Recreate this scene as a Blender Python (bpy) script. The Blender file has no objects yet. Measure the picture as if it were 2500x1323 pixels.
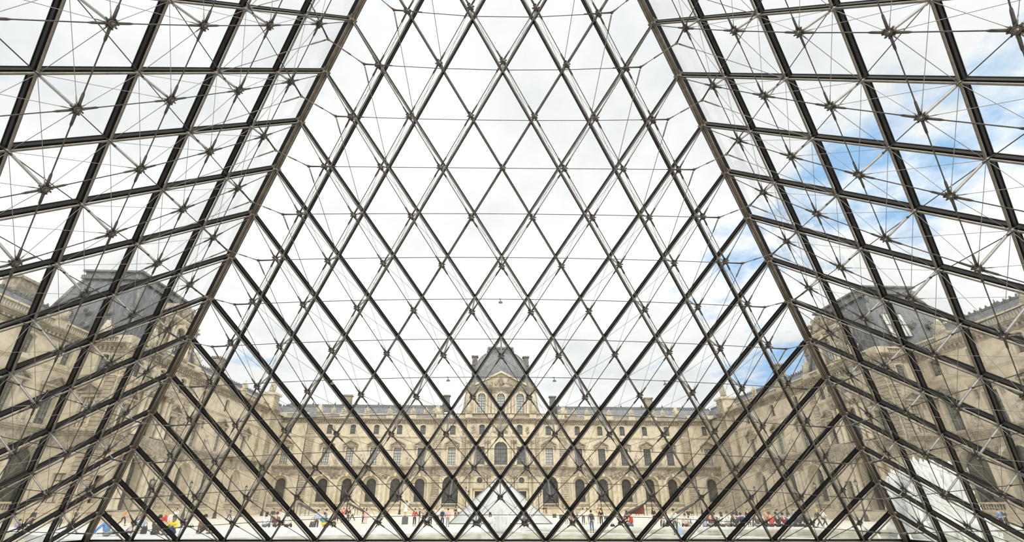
import bpy, math, random
from mathutils import Vector as V, Matrix as M
rnd = random.Random(7)
S = bpy.context.scene
C = S.collection
PI = math.pi

# ------------------------------------------------------------------ camera
CAMP = V((-0.0427, -4.8741, 1.4180)); YAW = .012221; PITCH = .442329; ROLL = .000272
FPX = 1121.458; CX = 1233.804; CY = 699.130; PW = 2500.0; PH = 1323.0
_f = V((math.sin(YAW)*math.cos(PITCH), math.cos(YAW)*math.cos(PITCH), math.sin(PITCH)))
_r = V((math.cos(YAW), -math.sin(YAW), 0)); _u = _r.cross(_f)
_R = _r*math.cos(ROLL)+_u*math.sin(ROLL); _U = -_r*math.sin(ROLL)+_u*math.cos(ROLL)
cd = bpy.data.cameras.new('camera'); cam = bpy.data.objects.new('camera', cd); C.objects.link(cam)
cd.sensor_width = 36; cd.lens = FPX/PW*36; cd.shift_x = (PW/2-CX)/PW; cd.shift_y = (CY-PH/2)/PW
cd.clip_start = .05; cd.clip_end = 2000
cam.matrix_world = M(((_R.x, _U.x, -_f.x, CAMP.x), (_R.y, _U.y, -_f.y, CAMP.y), (_R.z, _U.z, -_f.z, CAMP.z), (0, 0, 0, 1)))
S.camera = cam

def ray(px, py): return _f + _R*((px-CX)/FPX) + _U*((CY-py)/FPX)
def at_z(px, py, z):                      # ground point seen at a pixel, at a given height
    d = ray(px, py); return CAMP + d*((z-CAMP.z)/d.z)
def at_y(px, py, y):                      # point seen at a pixel, at a given distance
    d = ray(px, py); return CAMP + d*((y-CAMP.y)/d.y)
def pix(p):
    d = V(p)-CAMP; z = d.dot(_f)
    return None if z < .3 else (CX+FPX*d.dot(_R)/z, CY-FPX*d.dot(_U)/z, z)

# ------------------------------------------------------------------ sky, sun, exposure
def build_world():
    w = bpy.data.worlds.new('sky'); S.world = w; w.use_nodes = True
    nt = w.node_tree; nt.nodes.clear(); N = nt.nodes.new; L = nt.links.new
    tc = N('ShaderNodeTexCoord'); sep = N('ShaderNodeSeparateXYZ'); L(tc.outputs['Generated'], sep.inputs[0])
    def math_(op, a, b=None, c=None):
        n = N('ShaderNodeMath'); n.operation = op
        for i, x in enumerate((a, b, c)):
            if x is None: continue
            if isinstance(x, (int, float)): n.inputs[i].default_value = x
            else: L(x, n.inputs[i])
        return n.outputs[0]
    zz = math_('MAXIMUM', math_('ADD', sep.outputs[2], .22), .12)
    cx = math_('DIVIDE', sep.outputs[0], zz); cy = math_('DIVIDE', sep.outputs[1], zz)
    cmb = N('ShaderNodeCombineXYZ'); L(cx, cmb.inputs[0]); L(cy, cmb.inputs[1]); cmb.inputs[2].default_value = 3.7
    def noise(scale, detail, rough, off):
        mp = N('ShaderNodeMapping'); L(cmb.outputs[0], mp.inputs[0]); mp.inputs['Location'].default_value = off
        n = N('ShaderNodeTexNoise'); L(mp.outputs[0], n.inputs['Vector'])
        n.inputs['Scale'].default_value = scale; n.inputs['Detail'].default_value = detail; n.inputs['Roughness'].default_value = rough
        return n.outputs['Fac']
    n1 = noise(1.7, 9, .58, (4.3, 1.2, 0)); n2 = noise(1.15, 8, .6, (1.1, 7.7, 2))
    # the cover breaks up towards the right of the view (a wide, soft break in the cloud)
    dp = N('ShaderNodeVectorMath'); dp.operation = 'DOT_PRODUCT'; L(tc.outputs['Generated'], dp.inputs[0])
    dp.inputs[1].default_value = ray(2430, 590).normalized()
    br = N('ShaderNodeMapRange'); L(dp.outputs['Value'], br.inputs[0])
    br.inputs[1].default_value = .84; br.inputs[2].default_value = .985; br.inputs[3].default_value = 0; br.inputs[4].default_value = .15
    br.interpolation_type = 'SMOOTHSTEP'
    cov = math_('SUBTRACT', n1, br.outputs[0])
    cr = N('ShaderNodeValToRGB'); L(cov, cr.inputs[0])
    cr.color_ramp.elements[0].position = .262; cr.color_ramp.elements[0].color = (0, 0, 0, 1)
    cr.color_ramp.elements[1].position = .345; cr.color_ramp.elements[1].color = (1, 1, 1, 1)
    gr = N('ShaderNodeValToRGB'); L(n2, gr.inputs[0])
    e = gr.color_ramp.elements
    e[0].position = .34; e[0].color = (.74, .755, .78, 1); e[1].position = .60; e[1].color = (1.08, 1.08, 1.08, 1)
    k = e.new(.47); k.color = (.93, .935, .945, 1)
    mx = N('ShaderNodeMix'); mx.data_type = 'RGBA'; L(cr.outputs[0], mx.inputs[0])
    mx.inputs[6].default_value = (.33, .56, .86, 1); L(gr.outputs[0], mx.inputs[7])
    bg = N('ShaderNodeBackground'); L(mx.outputs[2], bg.inputs[0]); bg.inputs[1].default_value = 1.0
    out = N('ShaderNodeOutputWorld'); L(bg.outputs[0], out.inputs[0])
build_world()
sd = bpy.data.lights.new('sun', 'SUN'); sun = bpy.data.objects.new('sun', sd); C.objects.link(sun)
sd.energy = 3.1; sd.angle = math.radians(75); sd.color = (1, .95, .86)
sun.rotation_euler = V((-.20, .55, -.85)).to_track_quat('-Z', 'Y').to_euler(); sun.location = (30, -40, 60)
S.view_settings.view_transform = 'Standard'; S.view_settings.look = 'None'
S.view_settings.exposure = 0.12; S.view_settings.gamma = 1; S.view_settings.use_curve_mapping = False
S.cycles.transparent_max_bounces = 32

# ------------------------------------------------------------------ materials
MATS = {}
def mat(name, col, rough=.6, metal=0., var=.18, scale=4., col2=None, spec=.5, bump=0., stretch=(1, 1, 1), detail=5, dark=None, dscale=.35, stain=.85):
    m = bpy.data.materials.new(name); m.use_nodes = True; nt = m.node_tree; N = nt.nodes.new; L = nt.links.new
    b = nt.nodes['Principled BSDF']
    tc = N('ShaderNodeTexCoord'); mp = N('ShaderNodeMapping'); L(tc.outputs['Object'], mp.inputs[0]); mp.inputs['Scale'].default_value = stretch
    n = N('ShaderNodeTexNoise'); L(mp.outputs[0], n.inputs['Vector']); n.inputs['Scale'].default_value = scale; n.inputs['Detail'].default_value = detail
    r = N('ShaderNodeValToRGB'); L(n.outputs['Fac'], r.inputs[0])
    c2 = col2 or tuple(min(1, c*(1+var)) for c in col); c1 = tuple(c*(1-var) for c in col) if not col2 else col
    r.color_ramp.elements[0].position = .35; r.color_ramp.elements[0].color = (*c1, 1)
    r.color_ramp.elements[1].position = .65; r.color_ramp.elements[1].color = (*c2, 1)
    colout = r.outputs[0]
    if dark:
        n3 = N('ShaderNodeTexNoise'); mp3 = N('ShaderNodeMapping'); L(tc.outputs['Object'], mp3.inputs[0]); mp3.inputs['Scale'].default_value = (1, 1, .8)
        L(mp3.outputs[0], n3.inputs['Vector']); n3.inputs['Scale'].default_value = dscale; n3.inputs['Detail'].default_value = 8; n3.inputs['Roughness'].default_value = .68
        r3 = N('ShaderNodeValToRGB'); L(n3.outputs['Fac'], r3.inputs[0])
        r3.color_ramp.elements[0].position = .50; r3.color_ramp.elements[0].color = (0, 0, 0, 1)
        r3.color_ramp.elements[1].position = .68; r3.color_ramp.elements[1].color = (stain, stain, stain, 1)
        mx = N('ShaderNodeMix'); mx.data_type = 'RGBA'; L(r3.outputs[0], mx.inputs[0]); L(colout, mx.inputs[6]); mx.inputs[7].default_value = (*dark, 1)
        colout = mx.outputs[2]
    L(colout, b.inputs['Base Color'])
    b.inputs['Roughness'].default_value = rough; b.inputs['Metallic'].default_value = metal; b.inputs['Specular IOR Level'].default_value = spec
    if bump:
        bp = N('ShaderNodeBump'); bp.inputs['Strength'].default_value = bump; bp.inputs['Distance'].default_value = .05; L(n.outputs['Fac'], bp.inputs['Height']); L(bp.outputs[0], b.inputs['Normal'])
    MATS[name] = m; return m
def glass(name, tint, refl=1.0, rough=.0, ior=1.45, skymix=0., skycol=(.9, .92, .92)):
    m = bpy.data.materials.new(name); m.use_nodes = True; nt = m.node_tree; nt.nodes.clear(); N = nt.nodes.new; L = nt.links.new
    t = N('ShaderNodeBsdfTransparent'); t.inputs[0].default_value = (*tint, 1)
    g = N('ShaderNodeBsdfGlossy'); g.inputs['Roughness'].default_value = rough; g.inputs[0].default_value = (.95, .97, .96, 1)
    f = N('ShaderNodeFresnel'); f.inputs[0].default_value = ior
    tc = N('ShaderNodeTexCoord'); n = N('ShaderNodeTexNoise'); L(tc.outputs['Object'], n.inputs['Vector']); n.inputs['Scale'].default_value = 1.3; n.inputs['Detail'].default_value = 6
    mr = N('ShaderNodeMapRange'); L(n.outputs['Fac'], mr.inputs[0]); mr.inputs[3].default_value = refl*.8; mr.inputs[4].default_value = refl*1.2
    mu = N('ShaderNodeMath'); mu.operation = 'MULTIPLY'; mu.use_clamp = True; L(f.outputs[0], mu.inputs[0]); L(mr.outputs[0], mu.inputs[1])
    mx = N('ShaderNodeMixShader'); L(mu.outputs[0], mx.inputs[0]); L(t.outputs[0], mx.inputs[1]); L(g.outputs[0], mx.inputs[2])
    last = mx.outputs[0]
    if skymix:
        d = N('ShaderNodeBsdfDiffuse'); d.inputs[0].default_value = (*skycol, 1)
        m2 = N('ShaderNodeMixShader'); m2.inputs[0].default_value = skymix; L(last, m2.inputs[1]); L(d.outputs[0], m2.inputs[2]); last = m2.outputs[0]
    o = N('ShaderNodeOutputMaterial'); L(last, o.inputs[0]); MATS[name] = m; return m
STONE = mat('stone', (.53, .465, .35), .85, var=.0, col2=(.68, .612, .48), scale=1.3, dark=(.34, .29, .21), dscale=.22, stain=.55, bump=.2)
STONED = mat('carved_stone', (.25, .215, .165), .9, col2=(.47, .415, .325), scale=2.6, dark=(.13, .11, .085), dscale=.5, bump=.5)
STATUE = mat('statue_stone', (.36, .315, .24), .85, col2=(.66, .60, .48), scale=3.5, bump=.3, dark=(.25, .21, .16), dscale=1.2)
QUOIN = mat('quoin_stone', (.33, .285, .215), .9, col2=(.48, .42, .32), scale=1.5, dark=(.2, .17, .13), bump=.3)
DSTONE = mat('sooty_stone', (.13, .125, .115), .9, col2=(.24, .23, .205), scale=2)
SLATE = mat('slate', (.11, .118, .132), .5, col2=(.19, .198, .212), scale=2.2, stretch=(1, 1, .25), bump=.3)
LEAD = mat('lead', (.10, .115, .115), .5, col2=(.22, .235, .22), scale=3)
WFRAME = mat('window_paint', (.10, .095, .08), .6, var=.2)
PANEL = mat('window_pale', (.42, .46, .46), .25, col2=(.66, .70, .68), scale=.7)
PANED = mat('window_dark', (.035, .037, .038), .15, col2=(.09, .09, .09), scale=.8)
PANEM = mat('window_mid', (.12, .13, .135), .15, col2=(.24, .25, .26), scale=.6)
BLACK = mat('mullion_black', (.008, .0075, .007), .55, var=.3, spec=.16)
STEEL = mat('brushed_steel', (.25, .235, .21), .38, metal=.85, var=.14, scale=7)
STEELB = mat('bright_steel', (.58, .56, .53), .32, metal=.9, var=.1, scale=9)
HUBM = mat('cast_steel', (.13, .122, .11), .45, metal=.7, var=.3, scale=20)
CABLE = mat('cable_steel', (.10, .095, .088), .4, metal=.6, var=.2, scale=30)
EDGEM = mat('edge_plate', (.26, .23, .19), .42, metal=.6, var=.15, scale=6)
PANE = glass('clear_glass', (.975, .985, .975), .16)
PANE2 = glass('reflecting_glass', (.88, .90, .90), 1.4, skymix=.34, skycol=(.96, .97, .97))  # diffuse white mixed into these panes stands in for reflected sky
PAVE = mat('pale_paving', (.62, .575, .50), .8, col2=(.74, .70, .62), scale=.6)
GRANITE = mat('granite', (.60, .60, .61), .5, col2=(.78, .78, .78), scale=3)
FLOOR = mat('hall_limestone', (.50, .45, .37), .6, var=.1, scale=1.)
IRON = mat('cast_iron', (.022, .024, .022), .55, var=.3)
LANT = mat('lantern_glass', (.45, .45, .42), .3, var=.15)
FOAM = mat('white_water', (.95, .96, .97), .5, var=.03, scale=2)
FOAM.node_tree.nodes['Principled BSDF'].inputs['Subsurface Weight'].default_value = .0
def translucent(m, f):
    nt = m.node_tree; b = nt.nodes['Principled BSDF']; o = nt.nodes['Material Output']; t = nt.nodes.new('ShaderNodeBsdfTranslucent'); t.inputs[0].default_value = (1, 1, 1, 1)
    x = nt.nodes.new('ShaderNodeMixShader'); x.inputs[0].default_value = f; nt.links.new(b.outputs[0], x.inputs[1]); nt.links.new(t.outputs[0], x.inputs[2]); nt.links.new(x.outputs[0], o.inputs[0])
translucent(FOAM, .5)
def water():
    m = bpy.data.materials.new('pool_water'); m.use_nodes = True; nt = m.node_tree; N = nt.nodes.new; L = nt.links.new
    b = nt.nodes['Principled BSDF']; tc = N('ShaderNodeTexCoord'); mp = N('ShaderNodeMapping'); L(tc.outputs['Object'], mp.inputs[0]); mp.inputs['Scale'].default_value = (.6, 1.4, 1)
    n = N('ShaderNodeTexNoise'); L(mp.outputs[0], n.inputs['Vector']); n.inputs['Scale'].default_value = 1.6; n.inputs['Detail'].default_value = 6
    r = N('ShaderNodeValToRGB'); L(n.outputs['Fac'], r.inputs[0])
    r.color_ramp.elements[0].position = .38; r.color_ramp.elements[0].color = (.30, .32, .22, 1); r.color_ramp.elements[1].position = .62; r.color_ramp.elements[1].color = (.74, .76, .64, 1)
    L(r.outputs[0], b.inputs['Base Color']); b.inputs['Roughness'].default_value = .12
    bp = N('ShaderNodeBump'); bp.inputs['Strength'].default_value = .45; bp.inputs['Distance'].default_value = .06; L(n.outputs['Fac'], bp.inputs['Height']); L(bp.outputs[0], b.inputs['Normal'])
    MATS['water'] = m; return m
WATER = water()

# ------------------------------------------------------------------ mesh helpers
class MB:
    def __init__(s): s.v = []; s.f = []; s.sm = []
    def face(s, idx, smooth=False): s.f.append(idx); s.sm.append(smooth)
    def poly(s, pts, smooth=False):
        b = len(s.v); s.v += [tuple(p) for p in pts]; s.face(tuple(range(b, b+len(pts))), smooth)
    def box(s, x0, x1, y0, y1, z0, z1):
        b = len(s.v)
        s.v += [(x0, y0, z0), (x1, y0, z0), (x1, y1, z0), (x0, y1, z0), (x0, y0, z1), (x1, y0, z1), (x1, y1, z1), (x0, y1, z1)]
        for q in ((0, 3, 2, 1), (4, 5, 6, 7), (0, 1, 5, 4), (1, 2, 6, 5), (2, 3, 7, 6), (3, 0, 4, 7)): s.face(tuple(b+i for i in q))
    def obox(s, p, q, side, nrm, w, n0, n1):           # beam from p to q; side / normal unit vectors
        b = len(s.v)
        for c in (p, q):
            for sw, nn in ((-w/2, n0), (w/2, n0), (w/2, n1), (-w/2, n1)): s.v.append(tuple(V(c)+side*sw+nrm*nn))
        for t in ((0, 1, 2, 3), (7, 6, 5, 4), (0, 4, 5, 1), (1, 5, 6, 2), (2, 6, 7, 3), (3, 7, 4, 0)): s.face(tuple(b+i for i in t))
    def tube(s, p, q, r0, r1=None, n=8, caps=True):
        p = V(p); q = V(q); r1 = r0 if r1 is None else r1; d = (q-p)
        if d.length < 1e-6: return
        d.normalize(); a = d.orthogonal().normalized(); c = d.cross(a); b = len(s.v)
        for o, r in ((p, r0), (q, r1)):
            for i in range(n):
                t = 2*PI*i/n; s.v.append(tuple(o+a*(r*math.cos(t))+c*(r*math.sin(t))))
        for i in range(n):
            j = (i+1) % n; s.face((b+i, b+j, b+n+j, b+n+i), True)
        if caps: s.face(tuple(b+i for i in reversed(range(n)))); s.face(tuple(b+n+i for i in range(n)))
    def path(s, pts, r, n=6):
        for i in range(len(pts)-1): s.tube(pts[i], pts[i+1], r, r, n, True)
    def lathe(s, prof, c=(0, 0, 0), n=10, sx=1, sy=1):  # prof: (radius, z)
        b = len(s.v)
        for r, z in prof:
            for i in range(n):
                t = 2*PI*(i+.5)/n; s.v.append((c[0]+r*sx*math.cos(t), c[1]+r*sy*math.sin(t), c[2]+z))
        for k in range(len(prof)-1):
            for i in range(n):
                j = (i+1) % n; s.face((b+k*n+i, b+k*n+j, b+(k+1)*n+j, b+(k+1)*n+i), True)
        s.face(tuple(b+i for i in reversed(range(n)))); m = b+(len(prof)-1)*n; s.face(tuple(m+i for i in range(n)))
    def ball(s, c, rx, ry=None, rz=None, n=8, m=5):
        ry = ry or rx; rz = rz or rx
        s.lathe([(math.sin(PI*(k+.02)/(m+.04)), -rz*math.cos(PI*(k+.02)/(m+.04))) for k in range(m+1)], c, n, rx, ry)
    def prism(s, poly, y0, y1):                        # outline in x,z extruded along y
        n = len(poly); b = len(s.v)
        for y in (y0, y1): s.v += [(x, y, z) for x, z in poly]
        s.face(tuple(b+i for i in range(n))); s.face(tuple(b+n+i for i in reversed(range(n))))
        for i in range(n):
            j = (i+1) % n; s.face((b+i, b+n+i, b+n+j, b+j))
    def mesh(s, name, m=None):
        me = bpy.data.meshes.new(name); me.from_pydata(s.v, [], s.f); me.polygons.foreach_set('use_smooth', s.sm)
        if m: me.materials.append(m)
        me.update(); return me
def tag(o, label=None, cat=None, group=None, kind=None):
    if label: o['label'] = label
    if cat: o['category'] = cat
    if group: o['group'] = group
    if kind: o['kind'] = kind
    return o
def link(name, data, parent=None, mw=None):
    o = bpy.data.objects.new(name, data); C.objects.link(o)
    if parent: o.parent = parent
    if mw is not None: o.matrix_local = mw
    return o
def part(name, mb, m, parent=None, mw=None): return link(name, mb.mesh(name, m), parent, mw)
def empty(name, mw=None):
    o = link(name, None, None, mw); o.empty_display_size = .3; return o
T = M.Translation

# ------------------------------------------------------------------ the ground, basins and hall floor
GZ = -.75
def tri_area(name, pts, z, m, thick=.0):
    mb = MB()
    if thick: 
        n = len(pts); b = 0; mb.v = [(x, y, z) for x, y in pts]+[(x, y, z-thick) for x, y in pts]
        mb.face(tuple(range(n))); mb.face(tuple(reversed(range(n, 2*n))))
        for i in range(n): j = (i+1) % n; mb.face((i, n+i, n+j, j))
    else: mb.poly([(x, y, z) for x, y in pts])
    return part(name, mb, m)
g = tri_area('pavement', [(-400, -150), (400, -150), (400, 500), (-400, 500)], GZ, PAVE); tag(g, kind='structure')
A = 17.71; H = 21.64; ST = 2*A/18
g = tri_area('floor', [(-A-.4, -A), (A+.4, -A), (A+.4, A+.3), (-A-.4, A+.3)], -.16, FLOOR, .5); tag(g, kind='structure')
# granite platforms and basins round the foot of the pyramid
def strip(name, p, q, w, z, th, m):
    p = V((*p, 0)); q = V((*q, 0)); d = (q-p).normalized(); s_ = V((-d.y, d.x, 0))*(w/2)
    return tri_area(name, [tuple((p-s_)[:2]), tuple((q-s_)[:2]), tuple((q+s_)[:2]), tuple((p+s_)[:2])], z, m, th)
w = tri_area('basin_water', [(-17.4, 18.35), (16.9, 18.35), (0, 26.0)], -.10, WATER); tag(w, 'pale green rippled water in the triangular basin before the glass wall', 'water', kind='stuff')
w = tri_area('basin_water', [(1.2, 26.8), (18.6, 18.9), (20, 14), (36, 14), (48, 30.2), (2.5, 31)], -.12, WATER); tag(w, 'rippled water in the long basin below the seated crowd and round the big fountain', 'water', kind='stuff')
w = tri_area('basin_water', [(-19, 17.2), (-30, 27), (-42, 26), (-34, 14)], -.13, WATER); tag(w, 'water in the basin outside the leaning left glass wall', 'water', kind='stuff')
tag(strip('basin_coping', (-17.6, 18.45), (-.15, 26.2), .8, -.04, .7, GRANITE), 'grey granite coping on the left side of the triangular basin', 'coping')
tag(strip('basin_coping', (.2, 26.25), (17.3, 18.5), .8, -.05, .7, GRANITE), 'grey granite coping between the triangular basin and the long basin', 'coping')
tag(strip('basin_coping', (1.2, 31.3), (48, 30.6), .7, -.03, .74, GRANITE), 'long granite coping the crowd is sitting on', 'coping')
g = tri_area('platform', [(-18.6, 18.6), (0.1, 26.9), (0.9, 31.6), (-36, 31.2), (-30.4, 26.9)], -.05, GRANITE, .7); tag(g, 'wide pale granite platform at the left with sitting visitors', 'platform')
g = tri_area('basin_bed', [(-44, 12), (50, 12), (50, 31.5), (-44, 31.5)], -.5, GRANITE, .3); tag(g, kind='structure')

# ------------------------------------------------------------------ the glass pyramid
def Fp(k, j): return V((-A+(j+k/2)*ST, A*(1-k/18), H*k/18))
def Lp(k, j): return V((-A*(1-k/18), A*(1-k/18)-j*ST, H*k/18))
def Rp(k, j): return V((A*(1-k/18), A*(1-k/18)-j*ST, H*k/18))
nl = math.hypot(A, H)
NORM = {'front': V((0, -H, -A))/nl, 'left': V((H, 0, -A))/nl, 'right': V((-H, 0, -A))/nl}
FN = {'front': Fp, 'left': Lp, 'right': Rp}
DEP = [0, .77, 1.2, 1.55, 1.78, 1.93, 1.97, 1.97, 1.97, 1.97]
def hubd(k, j): return DEP[max(0, min(j, 18-k-j, k, 9))]
YMIN = -6.6
def vis(side, k, j): return side == 'front' or FN[side](k, j).y > YMIN
def hubpos(side, k, j): return FN[side](k, j) + NORM[side]*hubd(k, j)
def cable_mb(p, q, r, s0=0, s1=0, mb=None):
    mb = mb or MB(); p = V(p); q = V(q); d = (q-p).normalized(); n = 5 if r < .01 else 6
    mb.tube(p, q, r, r, n, False)
    for o, sg, sl in ((p, 1, s0), (q, -1, s1)):
        if sl:
            a = o+d*(sg*.07); mb.tube(a, a+d*(sg*sl), r*2.3, r*2.0, 6); mb.tube(a+d*(sg*sl), a+d*(sg*(sl+.06)), r*2.0, r, 6, False)
    return mb
def hub_mesh():
    mb = MB()                                # local z points into the hall
    mb.lathe([(.045, -.13), (.06, -.12), (.06, .05), (.05, .10), (.02, .12)], n=10)
    mb.lathe([(.10, -.045), (.115, -.035), (.115, -.015), (.10, -.005)], n=8)
    mb.lathe([(.085, .02), (.10, .03), (.10, .045), (.08, .055)], n=8)
    for i in range(8):
        t = 2*PI*i/8+.2; c = V((math.cos(t), math.sin(t), 0))
        mb.obox(c*.05, c*.16, V((-c.y, c.x, 0)), V((0, 0, 1)), .045, -.02 if i % 2 else -.05, .03 if i % 2 else 0)
        mb.tube(c*.13+V((0, 0, -.05)), c*.13+V((0, 0, .05)), .02, .02, 6)
    return mb.mesh('cable_node', HUBM)
def bolt_mesh():
    mb = MB()
    mb.lathe([(.0301, .05), (.03, .085), (.02, .095)], (.05, 0, 0), 6); mb.v = [(x, y*1.1, z) for x, y, z in mb.v]
    return mb.mesh('bolt', STEELB)
HUB = hub_mesh(); BOLT = bolt_mesh(); STRUTM = {}; STRUT = mat('strut_steel', (.28, .272, .255), .36, metal=.8, var=.1, scale=7); STAY = mat('stay_steel', (.30, .295, .28), .3, metal=.9, var=.1, scale=30)
def strut_mesh(d):
    d = round(d, 2)
    if d not in STRUTM:
        mb = MB(); mb.tube((0, 0, .22), (0, 0, .34), .022, .034, 8); mb.tube((0, 0, .34), (0, 0, d-.2), .031, .031, 10, False); mb.tube((0, 0, d-.2), (0, 0, d-.08), .034, .02, 8)
        mb.lathe([(.05, .19), (.055, .21), (.055, .25), (.03, .27)], n=8)
        STRUTM[d] = mb.mesh('strut', STRUT)
    return STRUTM[d]
def frame_at(p, n, up):
    z = n; x = up.cross(z).normalized(); y = z.cross(x)
    return M(((x.x, y.x, z.x, p.x), (x.y, y.y, z.y, p.y), (x.z, y.z, z.z, p.z), (0, 0, 0, 1)))
def ringd(t): return .30+1.2*t*t
def ring_pt(side, k, j): 
    W = (18-k)/2; t = abs(j-W)/W; return FN[side](k, j)+NORM[side]*ringd(t)
def build_face(side):
    fn = FN[side]; n = NORM[side]
    wall = empty('wall_'+side, T(fn(0, 9 if side == 'front' else 5))); tag(wall, kind='structure')
    inv = wall.matrix_world.inverted() if False else T(-fn(0, 9 if side == 'front' else 5))
    def P(name, mb, m): return part(name, mb, m, wall, inv)
    apex = V((0, 0, H))
    # glazing bars: outer black mullion and inner steel tube on every grid line
    lines = []
    for j in range(1, 18): lines.append([(k, j) for k in range(0, 19-j)])
    for m_ in range(1, 18): lines.append([(k, m_-k) for k in range(0, m_+1)])
    for ln in lines:
        ln = [x for x in ln if vis(side, *x)]
        if len(ln) < 2: continue
        p = fn(*ln[0]); q = fn(*ln[-1]); d = (q-p).normalized(); sd_ = n.cross(d)
        mb = MB(); segs = [(fn(*a), fn(*b)) for a, b in zip(ln, ln[1:])]
        for a, b in segs: mb.obox(a, b, sd_, n, .062, -.03, .11); mb.obox(a, b, sd_, n, .085, -.05, -.02)
        P('mullion', mb, BLACK)
        mb = MB()
        for a, b in segs: mb.tube(a+n*.215, b+n*.20, .028, .028, 10, False)
        for x in ln: mb.tube(fn(*x)+n*.10, fn(*x)+n*.24, .04, .04, 8)
        P('chord_tube', mb, STEEL)
    # panes: rhombi and the bottom row of triangles
    cnt = 0
    for k in range(0, 18):
        for j in range(0, 18-k):
            if k == 0: tri = [fn(0, j), fn(0, j+1), fn(1, j)]
            else: tri = None
            if k+1 <= 17 and j >= 0 and (k+2)+(j-1) <= 18 and j >= 1 and k >= 0:
                quad = [fn(k, j), fn(k+1, j), fn(k+2, j-1), fn(k+1, j-1)]
                cells = [(quad, (k, j))]
            else: cells = []
            if tri: cells.append((tri, (0, j)))
            for pts, kj in cells:
                if not all(True if side == 'front' else p.y > YMIN for p in pts): continue
                c = sum(pts, V())/len(pts); mb = MB(); m_ = len(pts)
                loc = [(p-c)*.985 for p in pts]
                mb.v = [tuple(p-n*.006) for p in loc]+[tuple(p+n*.006) for p in loc]
                mb.face(tuple(range(m_))); mb.face(tuple(reversed(range(m_, 2*m_))))
                for i in range(m_): jn = (i+1) % m_; mb.face((i, m_+i, m_+jn, jn))
                part('pane', mb, PANE, wall, inv @ T(c)); cnt += 1
    # struts, cable nodes
    nodes = [(k, j) for k in range(1, 17) for j in range(1, 18-k) if vis(side, k, j)]
    up = V((0, 0, 1)); cab = []
    for k, j in nodes:
        p = fn(k, j); d = hubd(k, j); fm = frame_at(p, n, up); h = hubpos(side, k, j)
        link('strut', strut_mesh(d), wall, inv @ fm)
        hb = link('cable_node', HUB, wall, inv @ frame_at(h, n, up) @ M.Rotation(.35*((k*7+j*3) % 5-2)*.15, 4, 'Z') @ M.Scale(.74, 4))
        link('bolt', BOLT, hb, T((0, 0, 0)))
        for dk, dj in ((1, 0), (1, -1)):                     # tension chords node to node
            kk, jj = k+dk, j+dj
            if (kk, jj) in nodes or (0 < kk < 17 and 0 < jj < 18-kk and vis(side, kk, jj)):
                cab.append((h, hubpos(side, kk, jj), .0125, .26, .26))
            else:
                cab.append((h, fn(kk, jj)+n*.2, .0125, .26, .0))
        if k >= 1:
            for dk, dj in ((-1, 0), (-1, 1)):
                kk, jj = k+dk, j+dj
                if kk == 0 or jj == 0 or kk+jj == 18: cab.append((h, fn(kk, jj)+n*.2, .0125, .26, .12))
        for dk, dj in ((1, 0), (1, -1), (-1, 0), (-1, 1)):   # thin stays from the node to the neighbouring crossings
            kk, jj = k+dk, j+dj
            if 0 < jj < 18-kk and kk > 0: cab.append((h, fn(kk, jj)+n*.23, .0062, .16, .0))
    # bracing from the cable forks
    for k in range(3, 15):
        W = 18-k
        for jf, jt in ((.8, 2), (W-.8, W+2-2)):
            if k-2 >= 0 and (side == 'front' or jf < 2):
                tgt = fn(k-2, jt if jf < 2 else W+2-2)
                cab.append((ring_pt(side, k, jf), tgt+n*.2, .0105, .45, .12))
    # light rods from the outermost nodes to the ring
    for k in range(1, 13):
        for j in (1, 2, 16-k, 17-k):
            if (k, j) in nodes:
                W = (18-k)/2; t = abs(j-W)/W
                if ringd(t) > hubd(k, j)+.05: cab.append((hubpos(side, k, j), fn(k, j)+n*ringd(t), .011, .0, .10))
    def vlen(c):
        a = pix(c[0]); b = pix(c[1])
        if not a or not b: return 0
        inside = sum(-20 < p[0] < PW+20 and -20 < p[1] < PH+20 for p in (a, b))
        return 0 if not inside else math.hypot(a[0]-b[0], a[1]-b[1])*c[2]/a[2]*inside
    cab.sort(key=vlen, reverse=True)
    for c in cab[:290]:
        mid = (c[0]+c[1])/2
        part('tension_cable', cable_mb(c[0]-mid, c[1]-mid, *c[2:]), STAY if c[2] < .0115 else CABLE, wall, inv @ T(mid))
    mb = MB()
    for c in cab[290:]:
        if c[2] >= .0115: cable_mb(*c, mb=mb)
    if mb.v: tag(P('distant_cables', mb, CABLE), kind='stuff')
    mb = MB()
    for c in cab[290:]:
        if c[2] < .0115: cable_mb(*c, mb=mb)
    if mb.v: tag(P('distant_stays', mb, STAY), kind='stuff')
    return wall, P
walls = {}
for s_ in ('front', 'left', 'right'): walls[s_] = build_face(s_)
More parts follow.
